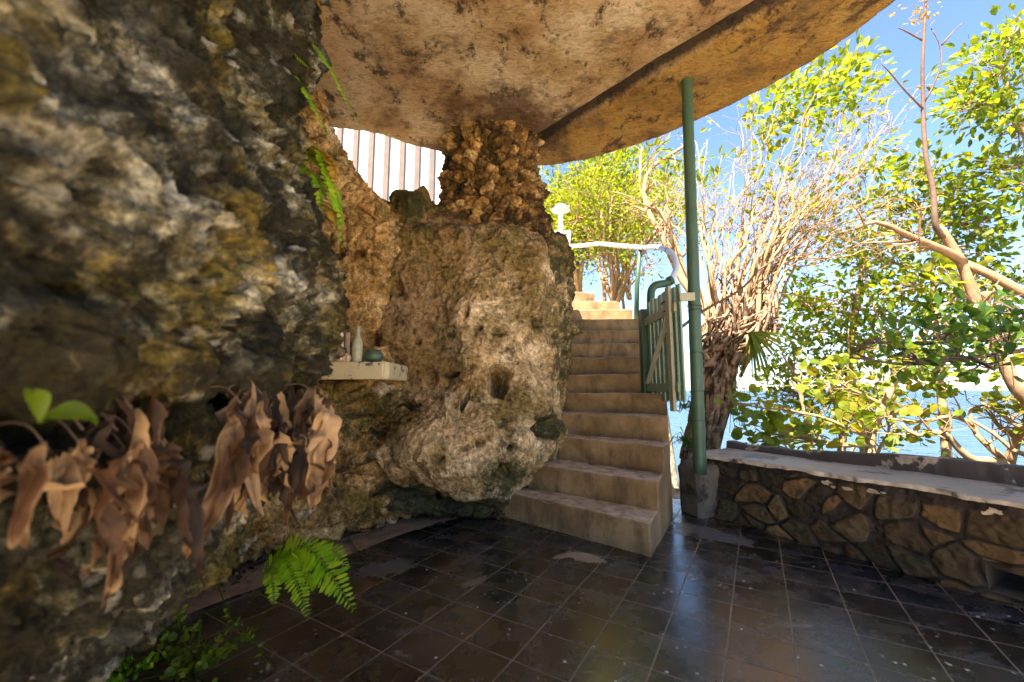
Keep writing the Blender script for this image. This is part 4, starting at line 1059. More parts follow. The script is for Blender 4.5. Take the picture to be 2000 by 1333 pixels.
# ------------------------------------------------------------------ trees
class Tree:
    def __init__(s, name, base, label, cat='tree', group=None):
        s.root = empty(name, base, label, cat, group); s.w = MB(); s.tips = []; s.tipd = []
    def limb(s, pts, r0, r1, n=7, wob=.0, m=None, keep=True):
        P = np.array(pts, float); L = np.sum(np.linalg.norm(np.diff(P, axis=0), axis=1))
        m = m or max(6, int(L / .09)); P = arclen(P, m)
        if wob:
            sd = int(rng.integers(1e6)); t = np.linspace(0, 1, m)
            P = P + wob * L * np.stack([fbm(np.c_[t * 5, 0 * t + i * 9.1, 0 * t + sd % 997], 3, sd % 77) for i in range(3)], 1) * np.minimum(1, t * 4)[:, None]
        rr = r0 + (r1 - r0) * np.linspace(0, 1, m) ** .8
        s.w.tube(P, rr, n); return P, rr
    def twigs(s, P, rr, num, length, level, spread=.9, up=.25, t0=.25, rmin=.003, n=5, leafy=True):
        m = len(P)
        for _ in range(num):
            i = int(rng.uniform(t0, 1) * (m - 1)); i = min(i, m - 2)
            d = P[i + 1] - P[i]; d = d / (np.linalg.norm(d) + 1e-9)
            v = rng.normal(size=3); v -= d * np.dot(v, d); v /= np.linalg.norm(v) + 1e-9
            dd = d * (1 - .5 * spread) + v * spread + V3(0, 0, up); dd /= np.linalg.norm(dd)
            L = length * rng.uniform(.5, 1.2)
            k = V3(*rng.normal(size=3)) * .22
            q = [P[i], P[i] + dd * L * .35 + k * L * .3, P[i] + dd * L * .7 + k * L * .2 + V3(0, 0, .06 * L), P[i] + dd * L]
            r0 = max(rmin, rr[i] * .55)
            Q, r2 = s.limb(q, r0, max(rmin * .6, r0 * .35), n, .03, m=7 if level else 5)
            if level > 0: s.twigs(Q, r2, max(2, int(3 + rng.integers(2))), length * .55, level - 1, spread, up, .3, rmin, 4, leafy)
            elif leafy:
                for t in (3, 4) if len(Q) > 4 else (len(Q) - 1,):
                    s.tips.append(Q[t]); s.tipd.append(Q[-1] - Q[-2])
    def finish(s, bark, leafmat, per=6, size=.07, kind='small', r=.12, jit=.8, extra=None, up=.2, name='crown'):
        s.w.build('trunk', bark, s.root, True)
        if s.tips and per:
            T = np.repeat(np.array(s.tips), per, 0); D = np.repeat(np.array(s.tipd), per, 0); D = D / (np.linalg.norm(D, axis=1)[:, None] + 1e-9)
            rd = rng.normal(size=T.shape); T = T + rd * r * rng.random((len(T), 1)); D = D + rd * .8 + V3(0, 0, up)
            leaves(name, T, D, size, kind, leafmat, s.root, jit)
        return s.root

# fan of pale stems with root-wrapped foot, right of the pole
def fan_tree():
    base = at(1370, 930, 5.6); base[2] = -.9
    t = Tree('banyan_tree', base, 'fig tree with tangled root foot and many thin pale stems fanned out behind the pole')
    # leaning foot
    core = [V3(base[0] - .12, 5.7, -1.2), at(1365, 900, 5.6), at(1385, 800, 5.6), at(1395, 720, 5.6), at(1412, 640, 5.6), at(1420, 590, 5.6)]
    t.limb(core[:5], .13, .19, 12, .01, m=26)
    t.limb([at(1395, 760, 5.6), at(1430, 705, 5.5), at(1475, 665, 5.4), at(1520, 635, 5.4)], .13, .05, 9, .01)
    t.w.build('trunk', M['root'], t.root, True)
    # roots braided round it
    rb = MB()
    for i in range(110):
        a = rng.uniform(0, 2 * math.pi); tw = rng.uniform(-2.2, 2.2); P = arclen(np.array(core), 26); o = []
        s0 = rng.uniform(0, .45); s1 = rng.uniform(.6, 1.05)
        for k in range(14):
            s_ = s0 + (s1 - s0) * k / 13; q = P[min(25, int(s_ * 25))]; aa = a + tw * s_ + .4 * math.sin(s_ * 9 + i)
            rr = .12 + .14 * s_ ** 2 + .06 * math.sin(i * 1.3 + s_ * 7)
            o.append(q + V3(math.cos(aa) * rr, math.sin(aa) * rr, .05 * math.sin(i + k)))
        rb.tube(arclen(np.array(o), 26), np.linspace(rng.uniform(.018, .05), rng.uniform(.012, .03), 26), 6)
    # a thick mat leaning out to the right
    for i in range(110):
        a0 = at(rng.uniform(1370, 1450), rng.uniform(640, 740), rng.uniform(5.2, 5.9)); a1 = at(rng.uniform(1385, 1500), rng.uniform(600, 675), rng.uniform(5.2, 5.9)); a2 = at(rng.uniform(1380, 1530), rng.uniform(510, 650), rng.uniform(5.2, 6.0))
        rb.tube(arclen(np.array([a0, a1 + .08 * rng.normal(size=3), a2]), 14), np.linspace(rng.uniform(.008, .034), rng.uniform(.005, .012), 14), 5)
    for i in range(26):    # hanging root hairs
        a0 = at(rng.uniform(1405, 1450), rng.uniform(690, 730), rng.uniform(5.3, 5.6)); rb.tube([a0, a0 + V3(rng.normal() * .03, 0, -.2), a0 + V3(rng.normal() * .05, 0, -rng.uniform(.3, .9))], .004, 4)
    rb.build('roots', M['root'], t.root, True)
    # stems
    t.w = MB()
    for i in range(44):
        s_ = rng.random()
        bx = 1378 + 122 * rng.random() ** 1.2; b0 = at(bx, rng.uniform(625, 690) - max(0, bx - 1440) * .5, rng.uniform(5.3, 5.9))
        tx = 1345 + (bx - 1372) / 128 * 340 + rng.normal() * 70
        ty = rng.uniform(140, 400) + max(0, (tx - 1600)) * .6
        Y1 = rng.uniform(5.4, 7.5)
        mid = at(bx * .72 + tx * .28 + rng.normal() * 12, 480 + rng.normal() * 20, rng.uniform(5.3, 6.2))
        mid2 = at(bx * .35 + tx * .65 + rng.normal() * 12, (480 + ty) / 2, (5.8 + Y1) / 2)
        P, rr = t.limb([b0, mid, mid2, at(tx, ty, Y1)], rng.uniform(.010, .030), .005, 6, .04)
        t.twigs(P, rr, 4, .7, 1, .8, .2, .35, .003)
    for i in range(22):    # stems sweeping far out to the right
        b0 = at(rng.uniform(1440, 1520), rng.uniform(610, 660), rng.uniform(5.2, 5.8)); tx = rng.uniform(1620, 1800); ty = rng.uniform(170, 480)
        P, rr = t.limb([b0, at(1500 + rng.normal() * 20, 520, 5.6), at((1500 + tx) / 2, (520 + ty) / 2 + 10, 5.7), at(tx, ty, 6.0)], rng.uniform(.012, .026), .005, 6, .05)
        t.twigs(P, rr, 6, .55, 1, .8, .3, .35, .003)
    # two stout forked limbs on the left of the pole
    for pts, r0 in (([(1405, 640, 6.0), (1335, 545, 6.4), (1300, 470, 6.6), (1262, 400, 6.8), (1268, 340, 6.9), (1330, 330 - 40, 7.0)], .085), ([(1340, 555, 6.4), (1318, 480, 6.5), (1290, 420, 6.7), (1255, 385, 6.9), (1250, 320, 7.0), (1255, 290, 7.1)], .06)):
        P, rr = t.limb([at(*q) for q in pts], r0, r0 * .3, 8, .01); t.twigs(P, rr, 12, .8, 1, .8, .3, .3, .004)
    # pick leaf positions: sparse below, thicker in the top
    tp = np.array(t.tips); td = np.array(t.tipd)
    keep = rng.random(len(tp)) < np.clip(.03 + .08 * sst(3.4, 5.2, tp[:, 2]), 0, 1)
    t.w.build('stem_fan', M['bark_pale'], t.root, True)
    T = np.repeat(tp[keep], 6, 0); D = np.repeat(td[keep], 6, 0); rd = rng.normal(size=T.shape)
    leaves('crown', T + rd * .1 * rng.random((len(T), 1)), D / (np.linalg.norm(D, axis=1)[:, None] + 1e-9) + rd * .8, .13, 'small', M['leaf_yellow'], t.root)
    # leafy head that reaches out from under the roof edge
    hp = []
    for i in range(90):
        c_ = at(rng.uniform(1500, 1700), 0, 7.0); px = rng.uniform(1480, 1700); py = 205 - (px - 1480) * .42 + rng.normal() * 35 + 25
        hp.append(at(px, max(95 + rng.uniform(0, 25), py), rng.uniform(6.2, 7.4)))
    hp = np.repeat(np.array(hp), 9, 0); rd = rng.normal(size=hp.shape)
    leaves('crown', hp + rd * .13, rd + V3(.4, 0, .5), .17, 'ovate', M['leaf_yellow'], t.root)
    return t
fan_tree()

# tree in front of the plateau, behind the handrail
def rail_tree(px, py, Y, n, wpx, top, label, seed, nleaf=7, leafm='leaf_yellow', sz=.12):
    base = at(px, py, Y); t = Tree('tree', base, label, 'tree', 'trees beyond the stairs')
    for i in range(n):
        tx = px + rng.normal() * wpx; ty = top + abs(rng.normal()) * 55
        P, rr = t.limb([base + V3(rng.normal() * .12, rng.normal() * .12, -.4), at(px + (tx - px) * .25, py - (py - ty) * .3, Y + rng.normal() * .2), at(px + (tx - px) * .7, py - (py - ty) * .68, Y + rng.normal() * .6), at(tx, ty, Y + rng.normal() * 1.0)], rng.uniform(.03, .07), .012, 6, .02)
        t.twigs(P, rr, 9, 1.1, 1, .9, .2, .3, .006)
    tp = np.array(t.tips); keep = rng.random(len(tp)) < sst(at(px, py - 40, Y)[2], at(px, (py + top) / 2 - 20, Y)[2], tp[:, 2]) * .9 + .08
    t.tips = list(tp[keep]); t.tipd = list(np.array(t.tipd)[keep])
    t.finish(M['bark_pale'], M[leafm], nleaf, sz, 'small', .22)
rail_tree(1195, 600, 9.0, 11, 75, 345, 'yellow green tree with splayed pale branches just behind the handrail', 1, 9)
rail_tree(1130, 560, 10.5, 8, 50, 365, 'dense yellow tree crown behind the lantern post', 2, 16, 'leaf_yellow', .16)
rail_tree(1215, 560, 11.5, 9, 45, 310, 'taller lime green tree crown above the handrail, left of the pole', 3, 15, 'leaf_green', .16)

# right hand tree: explicit limbs
def right_tree():
    base = at(2060, 900, 4.6); base[2] = -2.2
    t = Tree('tree', base, 'bare armed almond tree with a slim dark upright shoot by the bench', 'tree')
    P, r_ = t.limb([base, at(2030, 850, 4.6), at(1985, 760, 4.6), at(1950, 680, 4.6), at(1920, 620, 4.6), at(1890, 540, 4.6), at(1878, 510, 4.6), at(1850, 465, 4.6), at(1832, 445, 4.6)], .10, .045, 9, .006)
    t.twigs(P, r_, 5, .6, 1)
    P, r_ = t.limb([at(1880, 512, 4.6), at(1855, 495, 4.55), at(1820, 480, 4.5), at(1780, 462, 4.5), at(1740, 443, 4.5), at(1705, 434, 4.55), at(1672, 448, 4.6)], .055, .018, 8, .006)
    t.twigs(P, r_, 7, .6, 1, .8, .3, .3)
    P, r_ = t.limb([at(2080, 610, 4.3), at(2000, 573, 4.4), at(1940, 540, 4.5), at(1885, 515, 4.6)], .055, .045, 9, .004)
    P, r_ = t.limb([at(1920, 620, 4.6), at(1926, 595, 4.5), at(1928, 570, 4.45)], .045, .035, 8)
    P, r_ = t.limb([at(1790, 410, 4.6), at(1825, 400, 4.55), at(1832, 385, 4.55)], .012, .01, 5)
    t.w.build('trunk', M['bark_orange'], t.root, True)
    t.w = MB()
    P, r_ = t.limb([at(1850, 468, 4.6), at(1832, 452, 4.58), at(1826, 430, 4.55), at(1822, 370, 4.55), at(1808, 300, 4.55), at(1803, 200, 4.55), at(1802, 120, 4.5), at(1806, 40, 4.5), at(1810, -30, 4.5)], .034, .012, 7, .002)
    for pts in ([(1805, 215, 4.55), (1780, 190, 4.5), (1745, 150, 4.45), (1722, 125, 4.4)], [(1805, 200, 4.55), (1825, 165, 4.5), (1838, 120, 4.5), (1835, 85, 4.5), (1820, 55, 4.5)], [(1840, 88, 4.5), (1860, 65, 4.5), (1880, 45, 4.5)], [(1803, 80, 4.5), (1785, 70, 4.5), (1755, 55, 4.45)]):
        t.limb([at(*q) for q in pts], .013, .006, 5, .01)
    t.w.build('shoot', M['bark_dark'], t.root, True)
    # tuft of dry leaves at the shoot top
    c = np.array([at(1795 + rng.normal() * 22, 20 + rng.normal() * 16, 4.5) for _ in range(60)]); leaves('crown', c, rng.normal(size=c.shape), .07, 'small', M['fern_old'], t.root)
    return t
right_tree()

def crown_tree(name, label, blobs, trunk, leafm, kind, size, per, Y, group='broad leaved trees on the sea side', bark='bark_pale', seed=0, nb=40, tr=.07):
    """blobs: (px, py, rx, ry, Y, count) leaf clumps carried on a few limbs"""
    base = at(*trunk[0]); t = Tree('tree', base, label, 'tree', group)
    main, rr0 = t.limb([at(*q) for q in trunk], tr, tr * .3, 7, .01)
    T = []; 
    for (px, py, rx, ry, Yc, cnt) in blobs:
        cpt = at(px, py, Yc)
        j = int(np.argmin(np.linalg.norm(main - cpt, axis=1)))
        P, rr = t.limb([main[j], (main[j] + cpt) / 2 + .1 * rng.normal(size=3), cpt], min(.03, rr0[j]), .008, 6, .03)
        for i in range(cnt):
            a = rng.uniform(0, 2 * math.pi); q = math.sqrt(rng.random())
            tip = at(px + rx * q * math.cos(a), py + ry * q * math.sin(a), Yc + rng.normal() * .35)
            st = P[int(rng.uniform(.4, 1) * (len(P) - 1))]
            Q, _ = t.limb([st, (st + tip) / 2 + .06 * rng.normal(size=3), tip], .008, .004, 4, .03, m=6)
            T.append((tip, tip - Q[-3]))
    t.w.build('trunk', M[bark], t.root, True)
    P = np.repeat(np.array([a for a, _ in T]), per, 0); D = np.repeat(np.array([b / (np.linalg.norm(b) + 1e-9) for _, b in T]), per, 0)
    rd = rng.normal(size=P.shape)
    leaves('crown', P + rd * size * .55, D * .7 + rd * .8 + V3(0, 0, .25), size, kind, M[leafm], t.root, .6)
    return t
crown_tree('tree', 'leafy green tree filling the upper right sky', [(1940, 135, 70, 60, 6.0, 34), (1985, 60, 45, 45, 6.0, 20), (1905, 215, 60, 40, 6.2, 26), (1980, 260, 50, 60, 6.2, 28), (1890, 190, 40, 40, 6.1, 12), (1985, 370, 50, 50, 6.2, 22), (1950, 330, 60, 30, 6.2, 12)],
           [(2120, 700, 6.0), (2090, 520, 6.0), (2040, 360, 6.1), (1985, 220, 6.1), (1950, 120, 6.1)], 'leaf_green', 'ovate', .145, 9, 6, bark='bark_pale')
crown_tree('tree', 'bushy yellow green tree between the dark shoot and the fan of stems', [(1800, 330, 75, 40, 6.8, 36), (1760, 400, 60, 40, 6.8, 26), (1860, 380, 60, 45, 6.8, 30), (1830, 440, 80, 40, 6.8, 30), (1920, 440, 60, 50, 6.8, 30), (1770, 560, 70, 50, 6.6, 40), (1860, 600, 60, 40, 6.6, 34), (1700, 500, 50, 40, 6.8, 24), (1930, 560, 80, 60, 6.6, 40), (1960, 660, 60, 50, 6.8, 30), (1880, 500, 80, 40, 6.8, 24)],
           [(1850, 900, 6.7), (1830, 700, 6.7), (1822, 560, 6.7), (1830, 450, 6.8), (1825, 360, 6.8)], 'leaf_green', 'ovate', .15, 8, 6.8)
crown_tree('tree', 'slender tree of pale stems and light leaves straight behind the bench', [(1560, 590, 45, 30, 7.2, 26), (1640, 600, 70, 50, 7.2, 44), (1600, 700, 70, 50, 7.2, 54), (1700, 680, 80, 50, 7.0, 60), (1520, 760, 50, 40, 7.0, 36), (1620, 790, 70, 35, 6.8, 40), (1540, 650, 30, 30, 7.2, 14), (1690, 780, 60, 40, 6.8, 36), (1760, 640, 70, 60, 7.2, 40)],
           [(1640, 930, 6.9), (1650, 820, 6.9), (1660, 700, 7.0), (1668, 600, 7.1), (1690, 500, 7.1)], 'leaf_yellow', 'ovate', .13, 8, 7)
crown_tree('tree', 'thin airy tree with scattered yellow leaves in the gap beside the fan of stems', [(1600, 430, 70, 60, 8.2, 26), (1700, 380, 60, 60, 8.2, 22), (1680, 520, 80, 60, 8.2, 34), (1560, 540, 50, 50, 8.2, 20), (1760, 480, 60, 60, 8.2, 24), (1640, 620, 80, 50, 8.0, 26)],
           [(1690, 960, 8.0), (1680, 820, 8.0), (1665, 690, 8.0), (1680, 560, 8.2), (1690, 450, 8.2)], 'leaf_yellow', 'ovate', .15, 5, 8)
crown_tree('tree', 'sea grape shrub with big round leaves low above the bench kerb', [(1490, 840, 50, 30, 5.2, 16), (1560, 850, 50, 22, 5.2, 16), (1440, 790, 20, 25, 5.4, 6), (1790, 730, 80, 35, 5.4, 18), (1700, 820, 60, 30, 5.3, 14), (1850, 690, 70, 30, 5.4, 14), (1960, 700, 40, 40, 5.4, 8), (1880, 540, 60, 40, 5.6, 12), (1620, 740, 60, 30, 5.4, 10)],
           [(1720, 960, 5.4), (1700, 870, 5.4), (1730, 780, 5.4), (1780, 700, 5.4), (1840, 600, 5.5)], 'leaf_grape', 'round', .125, 6, 5.4)
crown_tree('tree', 'dark shaded branch of pointed leaves hanging under the roof at right', [(1850, 640, 90, 30, 3.5, 14), (1950, 640, 60, 40, 3.5, 14), (1780, 690, 60, 25, 3.5, 8), (1900, 700, 80, 25, 3.5, 10), (1985, 600, 40, 30, 3.5, 6), (1720, 660, 50, 30, 3.5, 5)],
           [(2200, 660, 3.4), (2080, 670, 3.45), (1980, 690, 3.5), (1880, 700, 3.5), (1780, 712, 3.5), (1660, 700, 3.6)], 'leaf_dark', 'ovate', .115, 6, 3.5, bark='bark_dark', tr=.03)

def gnarled():
    base = at(1985, 905, 5.0); base[2] -= 2
    t = Tree('tree', base, 'low gnarled sea almond with contorted bare limbs against the water', 'tree')
    for pts, r0 in (([(1990, 940, 5.0), (1960, 905, 5.0), (1900, 895, 5.0), (1860, 860, 5.0), (1845, 845, 5.0), (1790, 852, 5.0), (1760, 830, 5.1)], .06), ([(1965, 902, 5.0), (1935, 875, 5.0), (1905, 845, 5.1), (1900, 830, 5.1), (1860, 815, 5.1), (1800, 825, 5.2), (1740, 820, 5.3)], .04),
                    ([(1970, 905, 5.0), (1985, 860, 4.9), (2000, 830, 4.9), (2030, 780, 4.8)], .06), ([(1900, 835, 5.1), (1895, 800, 5.1), (1930, 790, 5.1), (1960, 775, 5.1)], .022), ([(1925, 868, 5.0), (1960, 850, 5.0), (1995, 845, 5.0)], .015),
                    ([(1720, 960, 5.6), (1715, 890, 5.6), (1735, 840, 5.6), (1720, 800, 5.6), (1690, 770, 5.7)], .03), ([(1650, 950, 6.0), (1665, 880, 6.0), (1700, 850, 6.0), (1760, 800, 6.0)], .03), ([(1590, 960, 6.2), (1580, 850, 6.2), (1560, 760, 6.3), (1530, 690, 6.3)], .04),
                    ([(1610, 960, 6.2), (1600, 860, 6.2), (1570, 790, 6.3), (1565, 720, 6.3)], .03), ([(1690, 960, 6.4), (1680, 840, 6.4), (1655, 760, 6.4), (1660, 640, 6.4)], .03), ([(1640, 960, 6.4), (1645, 840, 6.4), (1610, 740, 6.4)], .025), ([(1750, 860, 6.4), (1740, 700, 6.4), (1690, 560, 6.5), (1700, 430, 6.6)], .03)):
        P, rr = t.limb([at(*q) for q in pts], r0, r0 * .35, 8, .012); t.twigs(P, rr, 7, .45, 1, .9, .2, .3, .004)
    t.tips = t.tips[::4]; t.tipd = t.tipd[::4]
    t.finish(M['bark_pale'], M['leaf_grape'], 2, .10, 'round', .06)
gnarled()
b = MB(); b.tube(arclen(np.array([at(1330, 640, 4.3), at(1378, 605, 4.4), at(1440, 570, 4.5), at(1475, 535, 4.6), at(1480, 500, 4.6)]), 20), np.linspace(.018, .010, 20), 6)
b.tube(arclen(np.array([at(1475, 532, 4.6), at(1540, 490, 4.7), at(1600, 455, 4.8), at(1690, 415, 4.9)]), 20), np.linspace(.010, .004, 20), 5); b.tube([at(1440, 572, 4.5), at(1540, 575, 4.8), at(1640, 590, 5.0)], .005, 5)
tag(b.build('branch', M['bark_dark'], None, True), 'long bare dark branch reaching out to the right from the green pole', 'branch')

# palm frond and small plants on the trunk foot
def palm_frond():
    o = at(1468, 650, 5.0)
    r = empty('palm_frond', o, 'drooping fan of narrow palm leaf blades hanging right of the root mass', 'palm')
    b = MB(); b.tube(arclen(np.array([at(1430, 668, 5.1), at(1450, 655, 5.05), o]), 8), .012, 6); b.build('stem', M['leaf_green'], r, True)
    V = []; F = []
    for i in range(34):
        a = rng.uniform(-1.75, .25); L = rng.uniform(.35, .62); d = V3(math.cos(a), rng.uniform(-.5, .5), math.sin(a) * .8); d /= np.linalg.norm(d)
        s_ = np.cross(d, V3(.2, 1, .3)); s_ /= np.linalg.norm(s_); w = .011; k = len(V)
        for t in np.linspace(0, 1, 6):
            q = o + d * L * t + V3(0, 0, -.42 * L * t * t); ww = w * (1 - t ** 2) + .001
            V += [q - s_ * ww, q + s_ * ww]
        F += [(k + 2 * m_, k + 2 * m_ + 1, k + 2 * m_ + 3, k + 2 * m_ + 2) for m_ in range(5)]
    from_arrays('blades', V, F, M['leaf_green'], r, False, {'rnd': rng.random(len(V))})
palm_frond()

def frond(parent, pts, pin, mat, n=26, stemmat=None, droop=.3, w=.32, name='frond', lo=.12, up=None):
    """a fern leaf: arching rib with pairs of leaflets"""
    P = arclen(np.array(pts, float), n); T = np.gradient(P, axis=0); T /= np.linalg.norm(T, axis=1)[:, None]
    b = MB(); b.tube(P, np.linspace(.0022, .0008, n), 4)
    V = [np.concatenate(b.v)]; F = list(b.f); k = b.n; rn = [np.full(k, .1)]
    upv = V3(0, 0, 1) if up is None else V3(*up)
    for i in range(int(n * lo), n):
        t = i / (n - 1); L = pin * (math.sin(math.pi * min(1, (.18 + .80 * t))) ** .7) * rng.uniform(.7, 1.12) + .004
        side = np.cross(T[i], upv); side /= np.linalg.norm(side) + 1e-9; nn = np.cross(side, T[i])
        for sg in (-1, 1):
            d = side * sg + T[i] * rng.uniform(.1, .55) - nn * droop * rng.uniform(.4, 1.3); d /= np.linalg.norm(d); ww = L * w; c = T[i]
            q = P[i]
            v = np.array([q, q + d * L * .3 + c * ww * .5, q + d * L * .75 + c * ww * .42, q + d * L, q + d * L * .75 - c * ww * .42, q + d * L * .3 - c * ww * .5])
            V.append(v); F += [(k, k + 1, k + 2, k + 3), (k, k + 3, k + 4, k + 5)]; k += 6; rn.append(np.full(6, rng.random()))
    return from_arrays(name, np.concatenate(V), F, mat, parent, False, {'rnd': np.concatenate(rn)})

# ferns on the wall
f = empty('fern', at(590, 60, 1.35), 'thin hanging fern fronds trailing from the wall top across the ceiling', 'fern')
frond(f, [at(575, 60, 1.38), at(620, 95, 1.35), at(655, 150, 1.33), at(700, 240, 1.32)], .03, M['fern'], 26, w=.62)
frond(f, [at(545, 90, 1.30), at(580, 150, 1.28), at(610, 200, 1.27), at(640, 262, 1.26)], .032, M['fern'], 26, w=.62)
frond(f, [at(600, -20, 1.38), at(625, 10, 1.38), at(640, 50, 1.38)], .02, M['fern_old'], 22, w=.5)
frond(f, [at(470, -5, 1.2), at(520, 40, 1.2), at(555, 85, 1.22), at(600, 130, 1.24)], .018, M['fern'], 30, w=.5)
f = empty('fern', at(585, 300, 1.4), 'green and orange fern drooping in front of the window side of the wall', 'fern')
frond(f, [at(560, 270, 1.5), at(600, 300, 1.48), at(640, 330, 1.47), at(662, 400, 1.46), at(668, 482, 1.46)], .05, M['fern'], 24, w=.6)
frond(f, [at(570, 290, 1.5), at(620, 290, 1.48), at(650, 310, 1.47), at(668, 345, 1.47)], .05, M['fern_old'], 16, w=.45)
frond(f, [at(570, 300, 1.5), at(590, 330, 1.45), at(600, 360, 1.45)], .045, M['fern'], 13, w=.55)
frond(f, [at(600, 390, 1.5), at(635, 395, 1.48), at(668, 420, 1.48), at(668, 455, 1.48)], .022, M['fern_old'], 18, w=.5)
frond(f, [at(560, 260, 1.5), at(570, 330, 1.46), at(600, 400, 1.45), at(640, 432, 1.45)], .02, M['fern'], 28, w=.5)
for a_, b_, c_, pin, mt in (((590, 285), (628, 300), (640, 365), .038, 'fern'), ((600, 300), (648, 318), (658, 370), .045, 'fern_old'), ((600, 330), (622, 352), (628, 420), .036, 'fern'), ((610, 340), (650, 372), (672, 440), .04, 'fern'), ((580, 240), (592, 275), (604, 325), .03, 'fern'), ((615, 395), (648, 410), (660, 450), .036, 'fern_old')):
    frond(f, [at(*a_, 1.49), at(*b_, 1.46), at(*c_, 1.45)], pin, M[mt], 15, w=.55)
fb = onz(540, 1140, .12)
f = empty('fern', (fb[0], fb[1], .0), 'bright green fern spreading over the dark floor tiles', 'fern')
for a, b_, c_, pin in ((at(520, 1120, 1.75), at(600, 1070, 1.7), at(690, 1190, 1.58), .075), (at(520, 1125, 1.75), at(590, 1110, 1.7), at(660, 1160, 1.6), .06), (at(515, 1125, 1.75), at(555, 1090, 1.7), at(600, 1200, 1.6), .05), (at(512, 1130, 1.75), at(530, 1120, 1.7), at(535, 1180, 1.65), .035), (at(520, 1120, 1.75), at(640, 1075, 1.75), at(680, 1110, 1.72), .05)):
    frond(f, [a, (a + b_) / 2 + V3(0, 0, .02), b_, (b_ + c_) / 2 + V3(0, 0, .015), c_], pin, M['fern'], 30, w=.30, up=(.3, -.8, .6))
q = onz(640, 1050, 0)
f = empty('fern', (q[0], q[1], 0), 'small fern seedling at the foot of the niche wall', 'fern')
for i in range(7):
    a = -1.9 + i * .45; e_ = q + V3(.14 * math.cos(a + 1.2), .06 * math.sin(a), .0); frond(f, [q, q + (e_ - q) * .4 + V3(0, 0, .10), q + (e_ - q) * .8 + V3(0, 0, .11), e_ + V3(0, 0, .06)], .022, M['fern'], 16)
def weed(px, py, z, n, r, label, size=.035, leafm='fern', kind='ovate'):
    q = onz(px, py, z); o = empty('weed', (q[0], q[1], z), label, 'plant'); b = MB(); T = []; D = []
    for i in range(n):
        e_ = q + V3(rng.normal() * r, rng.normal() * r, abs(rng.normal()) * r * 1.2 + .01); b.tube([q + V3(0, 0, -.01), (q + e_) / 2 + V3(0, 0, .01), e_], .0015, 4)
        for j in range(5): T.append(q + (e_ - q) * rng.uniform(.4, 1)); D.append(rng.normal(size=3) + V3(0, 0, .5))
    b.build('stem', M['leaf_green'], o, True); leaves('foliage', np.array(T), np.array(D), size, kind, M[leafm], o)
weed(250, 1320, .02, 30, .07, 'clump of small bright leaves under the rock at the bottom left corner', .03)
weed(380, 1320, .02, 34, .08, 'creeping dark green clover patch on the tiles at the bottom edge', .024, 'leaf_green', 'round')
weed(345, 1240, .02, 8, .05, 'sparse yellow green seedling by the cement strip', .03)
q0 = onz(450, 1205, .10); q1 = onz(525, 1295, .03)
b = MB(); P = arclen(np.array([q0 + V3(-.15, .1, .12), q0, (q0 + q1) / 2 + V3(0, 0, .01), q1]), 24); b.tube(P, .003, 5)
o = empty('vine', tuple(q0), 'trailing vine runner with a withered tip lying over the tiles', 'vine'); b.build('stem', M['leaf_green'], o, True)
leaves('foliage', P[4:22], rng.normal(size=(18, 3)), .03, 'ovate', M['fern'], o); leaves('withered_tip', np.repeat(P[-1:], 4, 0), rng.normal(size=(4, 3)), .05, 'ovate', M['leaf_dry'], o)
for (px, py, Y, n, lab) in ((1345, 870, 4.9, 26, 'tuft of strap leaves on the root foot between stairs and pole'), (1338, 800, 4.9, 16, 'dark green strap leaf tuft under the gate')):
    q = at(px, py, Y); o = empty('plant', tuple(q), lab, 'plant', None); V = []; F = []
    for i in range(n * 2):
        d = V3(rng.normal(), rng.normal() - .5, rng.uniform(.2, 1.2)); d /= np.linalg.norm(d); L = rng.uniform(.18, .38); s_ = np.cross(d, V3(0, 0, 1)); s_ /= np.linalg.norm(s_) + 1e-6; k = len(V)
        m1 = q + d * L * .5 + .05 * rng.normal(size=3); e_ = q + d * L + V3(0, 0, -.12 * L * 3); w = .014
        V += [q, m1 + s_ * w, m1 - s_ * w, e_]; F += [(k, k + 2, k + 1), (k + 1, k + 2, k + 3)]
    from_arrays('blades', V, F, M['leaf_dark'], o, False, {'rnd': rng.random(len(V))})

